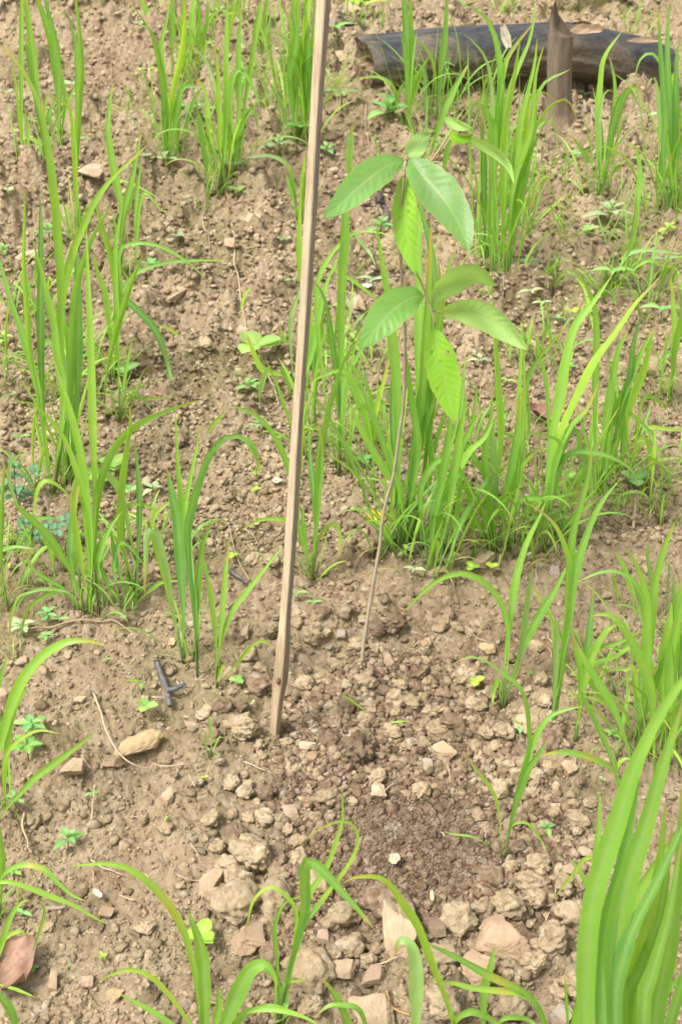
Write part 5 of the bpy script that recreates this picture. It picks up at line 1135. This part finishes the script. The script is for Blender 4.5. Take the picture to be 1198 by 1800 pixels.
# ---------------------------------------------------------------- the charred log and the stump
def log():
    # long axis points on the ground, photo positions of upper and lower edge give the radius
    cs = [(638, 117, 104), (700, 112, 102), (760, 103, 98), (830, 97, 95), (900, 91, 92), (960, 87, 90), (1020, 92, 90), (1080, 104, 90), (1130, 115, 84), (1166, 123, 74)]
    b = G(900, 140); rg = np.random.RandomState(5)
    Yb = G(690, 160)[1] - .10
    P = []; Rd = []
    for (u, v, d) in cs:
        p = unproj(u, v, Yb + (u - 655) * .0006); P.append(p); Rd.append(px2m(p, d) / 2)
    root = thing('charred_log', 'fire-blackened tree log lying across the field behind the stump', 'log', (P[5][0], P[5][1], P[5][2] - Rd[5]))
    n = 150; m = 72; Q = spline(P, n); rr = np.interp(np.linspace(0, 1, n), np.linspace(0, 1, len(Rd)), Rd)
    T = tangents(Q); X = np.zeros((n, m, 3)); C = np.zeros((n, m, 3)); tt = np.linspace(0, 1, n)[:, None] * np.ones((1, m)); an = np.linspace(0, 2 * math.pi, m, endpoint=False)[None] * np.ones((n, 1))
    L = np.linalg.norm(np.diff(Q, axis=0), axis=1).sum()
    cx = np.cos(an); sx = np.sin(an)
    ns = fbm(tt * L * 4 + 1, an * 0 + cx * 2 + sx * 3, 3, 4) * .07 + fbm(tt * L * 3, cx * 7 + 3 + sx * 5, 9, 4, .6) * .09
    crack = np.exp(-((an - 2.05 - .15 * tt) / .05) ** 2) * sstep(.42, .30, tt) * .22 + np.exp(-((an - 1.2 - .5 * tt) / .05) ** 2) * .10 + np.exp(-((an - 2.7 + .2 * tt) / .035) ** 2) * .08
    for i in range(n):
        u_ = nrm(np.cross(T[i], (0, 0, 1.0))); w_ = np.cross(u_, T[i])   # u_ toward the camera or away, w_ up
        if u_[1] > 0: u_ = -u_
        w_ = nrm(np.cross(T[i], u_)); w_ = w_ if w_[2] > 0 else -w_
        e = 0
        for j in range(m):
            a = an[i, j]; r = rr[i] * (1 + ns[i, j] - crack[i, j])
            off = (u_ * math.cos(a) + w_ * math.sin(a)) * r
            off = off + T[i] * (.05 * (max(0, 1 - tt[i, 0] * 8)) * (-math.sin(a) * .25 + .2 * math.sin(3 * a)))
            X[i, j] = Q[i] + off
    upn = sx; k = sstep(-.05, .75, upn + 1.1 * fbm(tt * L * 5, cx * 2 + sx, 23, 4) + .0); endk = sstep(.05, .015, tt) * .75
    k = np.clip(k * (1 - endk), 0, 1)[..., None]
    C = np.array((.040, .040, .043)) * k + np.array((.15, .12, .08)) * (1 - k)
    C = C * (1 + .5 * fbm(tt * L * 40, cx * 20 + sx * 9, 31, 3)[..., None])
    mb = MB(); mb.grid(X, C, closed=True); o = build('trunk', mb, M['char'], root)
    # broken left end: a rough cap
    mb = MB(); k2 = 14; cap = np.zeros((k2, m, 3)); cc = X[0].mean(0); Cc = np.zeros((k2, m, 3))
    for i in range(k2):
        f = 1 - i / (k2 - 1)
        for j in range(m):
            d = X[0, j] - cc; cap[i, j] = cc + d * f - T[0] * (.012 * math.sin(5 * an[0, j] + i) * (1 - f) * f * 2) + T[0] * (.05 * (1 - f)) * (1 if math.sin(an[0, j]) > 0 else .2)
            Cc[i, j] = np.array((.17, .115, .065)) * (1 + .5 * rg.uniform(-1, 1)) if rg.rand() > .15 else np.array((.32, .28, .2))
    mb.grid(cap, Cc, closed=True); build('cut_end', mb, M['stump'], root)
    return Yb, rr
LOGY, _r = log()
def curl(u, v, wpx, hpx, Y, lab, name, cat, col, seed, mat='deadleaf', rot=0, ripple=.35, up=0, group=None):
    """curled dry leaf or bark piece"""
    rng = random.Random(seed); p = unproj(u, v, Y) if Y else G(u, v) + np.array((0, 0, .006)); s = px2m(p, wpx) / 2; p = p + np.array((0, 0, 0 if Y else max(0, HF(p[0], p[1], s * .7)))); q = px2m(p, hpx) / 2
    n, m = 17, 13; X = np.zeros((n, m, 3)); C = np.zeros((n, m, 3)); ca, sa = math.cos(rot), math.sin(rot)
    for i in range(n):
        t = -1 + 2 * i / (n - 1)
        for j in range(m):
            k = -1 + 2 * j / (m - 1); w_ = (1 - abs(t) ** 2.4) ** .6 if abs(t) < 1 else 0.02
            a = s * t; c = q * k * w_ * (1 + .12 * math.sin(5 * t + seed)); z = min(s, q) * (ripple * (k * k) + .35 * ripple * math.sin(3.1 * t + k * 2 + seed) + .10 * math.sin(9 * t - 4 * k)) + .1 * s
            x, y = a * ca - c * sa, a * sa + c * ca
            X[i, j] = p + np.array((x, -z * .35 if up else y * 1.25, (y + z * .4) if up else z + SLOPE * y))
            C[i, j] = np.array(col) * (1 + .12 * math.sin(4 * t + 3 * k + seed)) * (1.15 if abs(k) < .1 else 1)
    mb = MB(); mb.grid(X, C); r = build(name, mb, M[mat], loc=p); tag(r, lab, cat, group); return r
def stump():
    b = G(985, 236); Y = b[1]
    root = thing('stump', 'upright brown split stump with a dark pointed top standing in front of the charred log', 'stump', b)
    prof = [(245, 938, 1028), (232, 944, 1020), (215, 952, 1012), (195, 957, 1005), (170, 960, 1003), (120, 961, 1002), (80, 962, 1004), (60, 963, 1005), (46, 964, 1003), (37, 966, 1001), (27, 968, 995), (18, 972, 985), (11, 975, 980)]
    n = 70; m = 40; L = spline([(l, v, 0) for v, l, r in prof], n); Rr = spline([(r, v, 0) for v, l, r in prof], n); X = np.zeros((n, m, 3)); C = np.zeros((n, m, 3))
    an = np.linspace(0, 2 * math.pi, m, endpoint=False)
    for i in range(n):
        v = L[i][1]; pl = unproj(L[i][0], v, Y); pr = unproj(Rr[i][0], v, Y); w_ = (pr[0] - pl[0]) / 2; cx = (pl[0] + pr[0]) / 2; flare = sstep(190, 240, v)
        for j, a in enumerate(an):
            r = 1 + .06 * math.sin(3 * a + 1) + .05 * math.sin(7 * a + v * .01) + .10 * flare * math.sin(5 * a + 2)
            y = math.sin(a) * r * max(w_, .045 * (v > 60)) * (.62 if v > 60 else .5)
            X[i, j] = (cx + math.cos(a) * r * w_, Y + y, pl[2] - (.02 * math.cos(a * 1) if v < 60 else 0))
            dk = sstep(70, 25, v + 14 * math.sin(4 * a)); soilk = sstep(150, 215, v + 10 * math.sin(3 * a))
            c = np.array((.175, .135, .095)) * (1 - dk) + np.array((.045, .03, .022)) * dk; c = c * (1 - .6 * soilk) + np.array((.26, .185, .12)) * .6 * soilk
            if math.cos(a) > .75 and v < 130: c = np.array((.20, .13, .075))
            C[i, j] = c
    mb = MB(); mb.grid(X, C, closed=True); mb.f.append(tuple((n - 1) * m + j for j in range(m))); build('trunk', mb, M['stump'], root)
    for k, (pts, r) in enumerate([([(948, 226), (925, 222), (890, 226), (850, 215), (828, 219)], .010), ([(1020, 232), (1034, 244), (1046, 262)], .008)]):
        uv = spline(pts, 10); mb = MB(); Pp = [G(a, c) + np.array((0, 0, .004)) for a, c in uv]; tube(mb, Pp, np.linspace(r, r * .4, 10), np.array((.24, .18, .12)), 8, .12, random.Random(k)); build('root', mb, M['stump'], root)
stump()
# pieces lying on and by the log
curl(1028, 53, 62, 17, LOGY - .02, 'curled strip of pale tan bark resting on top of the log right of the stump', 'bark_strip', 'bark', (.42, .30, .19), 3, up=1)
curl(888, 66, 17, 42, LOGY - .10, 'whitish crumbly flake of ash bark stuck on the log left of the stump', 'bark_flake', 'bark', (.55, .49, .38), 5, up=1, rot=.35)
curl(1022, 43, 34, 9, LOGY + .02, 'dark reddish bark piece behind the pale strip on the log', 'bark_piece', 'bark', (.12, .06, .045), 7, up=1)
curl(1133, 72, 70, 9, LOGY + .05, 'thin pale stick of bark lying behind the right end of the log', 'bark_stick', 'bark', (.40, .30, .20), 8, up=1)
# dead leaves
curl(952, 737, 56, 32, None, 'curled dark brown dead leaf among the right rice clumps', 'dead_leaf', 'dead leaf', (.19, .095, .07), 11, rot=-.5, ripple=.7)
curl(660, 917, 30, 34, None, 'yellowing leaf with brown edge behind the sapling stem', 'yellow_leaf', 'leaf', (.42, .30, .03), 12, rot=.9)
curl(22, 1712, 76, 92, None, 'reddish-brown curled dead leaf in the lower left corner', 'dead_leaf', 'dead leaf', (.25, .15, .10), 13, rot=-.6, ripple=.5)
curl(487, 853, 18, 12, None, 'pale dry leaf scrap on open soil left of the stake', 'leaf_scrap', 'leaf scrap', (.60, .50, .38), 14)
curl(692, 1517, 22, 18, None, 'pale torn leaf scrap on the smooth dug soil', 'leaf_scrap', 'leaf scrap', (.50, .38, .25), 15, rot=.3)
curl(172, 1577, 22, 10, None, 'whitish thin scrap on soil at the lower left', 'leaf_scrap', 'leaf scrap', (.52, .44, .34), 16, rot=-.6)
curl(302, 1136, 12, 16, None, 'orange-tan dry scrap beside the centre-left rice plant', 'leaf_scrap', 'leaf scrap', (.55, .34, .18), 17)
curl(758, 1581, 8, 18, None, 'narrow pale chip on dug soil above the dark purple stone', 'leaf_scrap', 'leaf scrap', (.52, .38, .24), 18)
curl(855, 600, 22, 18, None, 'whitish crumpled scrap below the right sapling leaf', 'leaf_scrap', 'leaf scrap', (.5, .45, .36), 19)
curl(645, 508, 24, 12, None, 'silvery withered leaf lying left of the sapling stem', 'leaf_scrap', 'leaf scrap', (.42, .44, .38), 20)
curl(1000, 762, 40, 14, None, 'second brown dead leaf, half buried below the curled one', 'dead_leaf', 'dead leaf', (.24, .13, .09), 21)

# ---------------------------------------------------------------- sticks, straws and roots
def stick(name, cat, lab, pts, r, col, mat='twig', lift=.004, taper=.6, seed=0, rough=.08, n=22, branches=(), lifts=None, group=None):
    """pts photo points on the soil"""
    uv = spline(pts, n); P = []
    for i, (a, c) in enumerate(uv):
        g = G(a, c); l = lift if lifts is None else float(np.interp(i / (n - 1), np.linspace(0, 1, len(lifts)), lifts))
        P.append(unproj(a, c, g[1] - l * 1.2) if l > .012 else g + np.array((0, 0, l + r + (max(-.004, HF(g[0], g[1], .008)) if n > 8 or mat != 'twig' or True else 0))))
    P = np.array(P)
    if n > 10: P[1:-1, 2] = (P[:-2, 2] + P[1:-1, 2] * 2 + P[2:, 2]) / 4
    if not branches:
        mb = MB(); tube(mb, P, np.linspace(r, r * taper, n), np.array(col), 8, rough, random.Random(seed)); return tag(build(name, mb, M[mat], loc=P[0]), lab, cat, group)
    root = thing(name, lab, cat, P[0], group); mb = MB(); tube(mb, P, np.linspace(r, r * taper, n), np.array(col), 8, rough, random.Random(seed)); build('shaft', mb, M[mat], root)
    for bp in branches:
        uv = spline(bp, 10); Q = [G(a, c) + np.array((0, 0, lift + r + .004)) for a, c in uv]; mb = MB(); tube(mb, Q, np.linspace(r * .95, r * .65, 10), np.array(col), 8, rough, random.Random(seed + 1)); build('branch', mb, M[mat], root)
    return root
stick('forked_stick', 'stick', 'short forked burnt black stick lying left of the stake', [(275, 1168), (284, 1195), (294, 1222), (299, 1247)], .0052, (.12, .12, .125), 'char', .006, .8, 1, .15, branches=[[(294, 1226), (309, 1223), (326, 1215)]])
stick('straw', 'straw', 'pale splinter touching the fork of the burnt stick', [(311, 1204), (321, 1215), (329, 1224)], .0011, (.45, .36, .26), lift=.008)
stick('bent_straw', 'straw', 'long pale straw bent in an arc across the yellowish stone', [(165, 1222), (178, 1262), (200, 1310), (225, 1338), (260, 1351), (298, 1350), (333, 1344)], .0017, (.45, .34, .22), lift=.006, lifts=[.004, .012, .02, .02, .008, .004], n=36)
stick('curved_twig', 'twig', 'brown curved twig arching on the soil below the big left rice group', [(15, 1109), (70, 1108), (120, 1102), (165, 1097), (200, 1098), (225, 1110), (240, 1130)], .0020, (.36, .25, .16), lift=.006, n=34)
stick('pale_root', 'root', 'long thin pale root winding down the open soil left of the stake', [(408, 400), (413, 430), (412, 470), (420, 500), (424, 540), (432, 580), (437, 620), (450, 640), (462, 665), (480, 680), (490, 712)], .0018, (.52, .40, .29), n=60, rough=.12)
stick('pale_root', 'root', 'thin crooked root on open soil at the upper middle left', [(358, 372), (356, 395), (366, 415), (369, 450)], .0014, (.50, .38, .27), n=26, rough=.1)
stick('thin_root', 'root', 'thin dark-tipped root thread left of the stake below mid height', [(430, 930), (445, 945), (455, 960)], .0011, (.42, .33, .24))
stick('thin_root', 'root', 'long thin root thread running up the soil left of the stake, lower middle', [(438, 1020), (420, 990), (408, 950), (402, 930)], .0012, (.40, .30, .2))
stick('driftwood_stick', 'stick', 'short thick grey driftwood stick between stake and sapling', [(600, 528), (612, 545), (627, 562), (641, 580)], .0105, (.26, .21, .165), 'stump', .003, .8, 3, .1)
stick('dark_twig', 'twig', 'dark grey twig lying behind the hanging sapling leaf', [(665, 352), (675, 375), (682, 408)], .0065, (.10, .09, .09), 'stump', .004, .7, 4)
stick('dark_twig', 'twig', 'long dark twig leaning against the cut end of the log', [(580, 38), (610, 52), (635, 64), (656, 76)], .006, (.09, .07, .06), 'stump', .01, .7, 5, n=16)
stick('pale_branch', 'branch', 'pale grey branch lying on the bank in the top left corner', [(-10, 32), (20, 18), (60, 6), (125, 2), (160, -2)], .012, (.36, .30, .22), 'stump', .006, .7, 6, n=20)
stick('orange_root', 'root', 'orange-brown root thread on soil above the left sapling leaf', [(643, 205), (642, 235), (646, 260), (655, 283)], .0019, (.50, .34, .22))
stick('leaning_stick', 'stick', 'thin grey stick leaning against the right foot of the stump', [(1008, 160), (1020, 195), (1032, 225), (1043, 248)], .006, (.30, .25, .19), 'stump', .012, .7, 7)
stick('short_root', 'root', 'short crooked root stub standing in the soil at the right', [(1112, 928), (1114, 905), (1117, 880), (1117, 862)], .0032, (.36, .27, .19), lifts=[0, .02, .05, .09], taper=.5)
stick('twig', 'twig', 'grey twig in front of the rice clump right of the sapling', [(740, 1000), (765, 994), (795, 992), (828, 990)], .0022, (.25, .20, .16))
stick('burnt_twig', 'twig', 'dark burnt twig on soil left of the stake below mid height', [(405, 1012), (418, 1020), (436, 1028)], .0045, (.12, .10, .09), 'char')
stick('straw', 'straw', 'thin straw upright on the dug soil right of the sapling foot', [(704, 1215), (708, 1202), (713, 1188)], .0009, (.48, .38, .26), lift=.008)
stick('straw', 'straw', 'thin twig on soil right of the small pinkish round stone', [(725, 1143), (742, 1130)], .0011, (.45, .33, .22))
stick('straw', 'straw', 'thin dark straw crossing the brown flat stone near the stake foot', [(533, 1342), (540, 1328), (547, 1316)], .0009, (.36, .30, .2), lift=.01)
stick('pale_root', 'root', 'twisted pale root at the lower left, in front of the moist bank', [(45, 1440), (42, 1465), (50, 1485), (52, 1502)], .0020, (.42, .31, .19))
stick('twig', 'twig', 'thin reddish twig behind the arching blade at the lower left', [(160, 1513), (185, 1530), (218, 1540)], .0018, (.36, .27, .19))
stick('twig', 'twig', 'thin twig standing in a loop at the lower left', [(158, 1508), (175, 1488), (203, 1466)], .0012, (.35, .26, .17))
stick('straw', 'straw', 'straw standing through the tiny pointed seedling at the lower left', [(161, 1438), (165, 1410), (166, 1378)], .0012, (.50, .40, .26), lifts=[0, .012, .02])
stick('twig', 'twig', 'small twig left of the tall angular tan stone', [(312, 1540), (330, 1547), (352, 1549)], .0011, (.42, .31, .2))
stick('root', 'root', 'dark curved root ring on soil below the pale weeds at the right', [(938, 560), (940, 580), (955, 582), (962, 568)], .0018, (.20, .16, .13))
stick('straw', 'straw', 'orange-brown straw at the bottom below the upright slab', [(678, 1760), (690, 1780), (718, 1795)], .0014, (.50, .30, .10), lift=.008)
stick('pale_root', 'root', 'pale root stub beside the pinkish stone below the slab', [(648, 1697), (670, 1706), (698, 1704)], .0018, (.48, .36, .24))
stick('straw', 'straw', 'pale straw lying beside the tall foreground blades', [(988, 1584), (1000, 1562), (1012, 1538)], .0012, (.45, .36, .26))
stick('pale_root', 'root', 'small pale branched root below the knobbly clod at the lower right', [(953, 1638), (958, 1620), (965, 1604)], .0011, (.55, .42, .28))
stick('reddish_stem', 'seedling', 'thin reddish seedling stem with orange leaves at the right edge', [(1165, 488), (1178, 450), (1190, 415), (1196, 400)], .0020, (.25, .13, .08), lifts=[0, .05, .10, .13])
for k in range(9):
    rr_ = random.Random(50 + k); u0 = 560 + k * 9 + rr_.uniform(-6, 6)
    stick('root_fibre', 'root', 'fine pale root fibre hanging at the upper rim of the dug hole', [(u0, 1084), (u0 + rr_.uniform(-5, 5), 1092), (u0 + rr_.uniform(-9, 9), 1102)], .0005, (.42, .32, .21), n=8, rough=0, group='root fibres at the rim of the dug hole')
rgx = random.Random(99)
for k in range(110):
    u0 = rgx.uniform(10, 1190); v0 = rgx.uniform(120, 1780); ln = rgx.uniform(10, 42); a = rgx.uniform(0, 6.28)
    zn = ('lower left' if v0 > 1250 else 'middle left' if v0 > 650 else 'upper left') if u0 < 500 else ('lower right' if v0 > 1250 else 'middle right' if v0 > 650 else 'upper right')
    stick('straw_bit', 'straw', 'short thin dry straw bit loose on the soil, ' + zn + ' of the picture', [(u0, v0), (u0 + ln * .5 * math.cos(a) + rgx.uniform(-3, 3), v0 + ln * .35 * math.sin(a)), (u0 + ln * math.cos(a), v0 + ln * .7 * math.sin(a))], rgx.uniform(.0006, .0011), (.50, .40, .28), n=8, rough=0, lift=.007, group='straw bits, ' + zn)
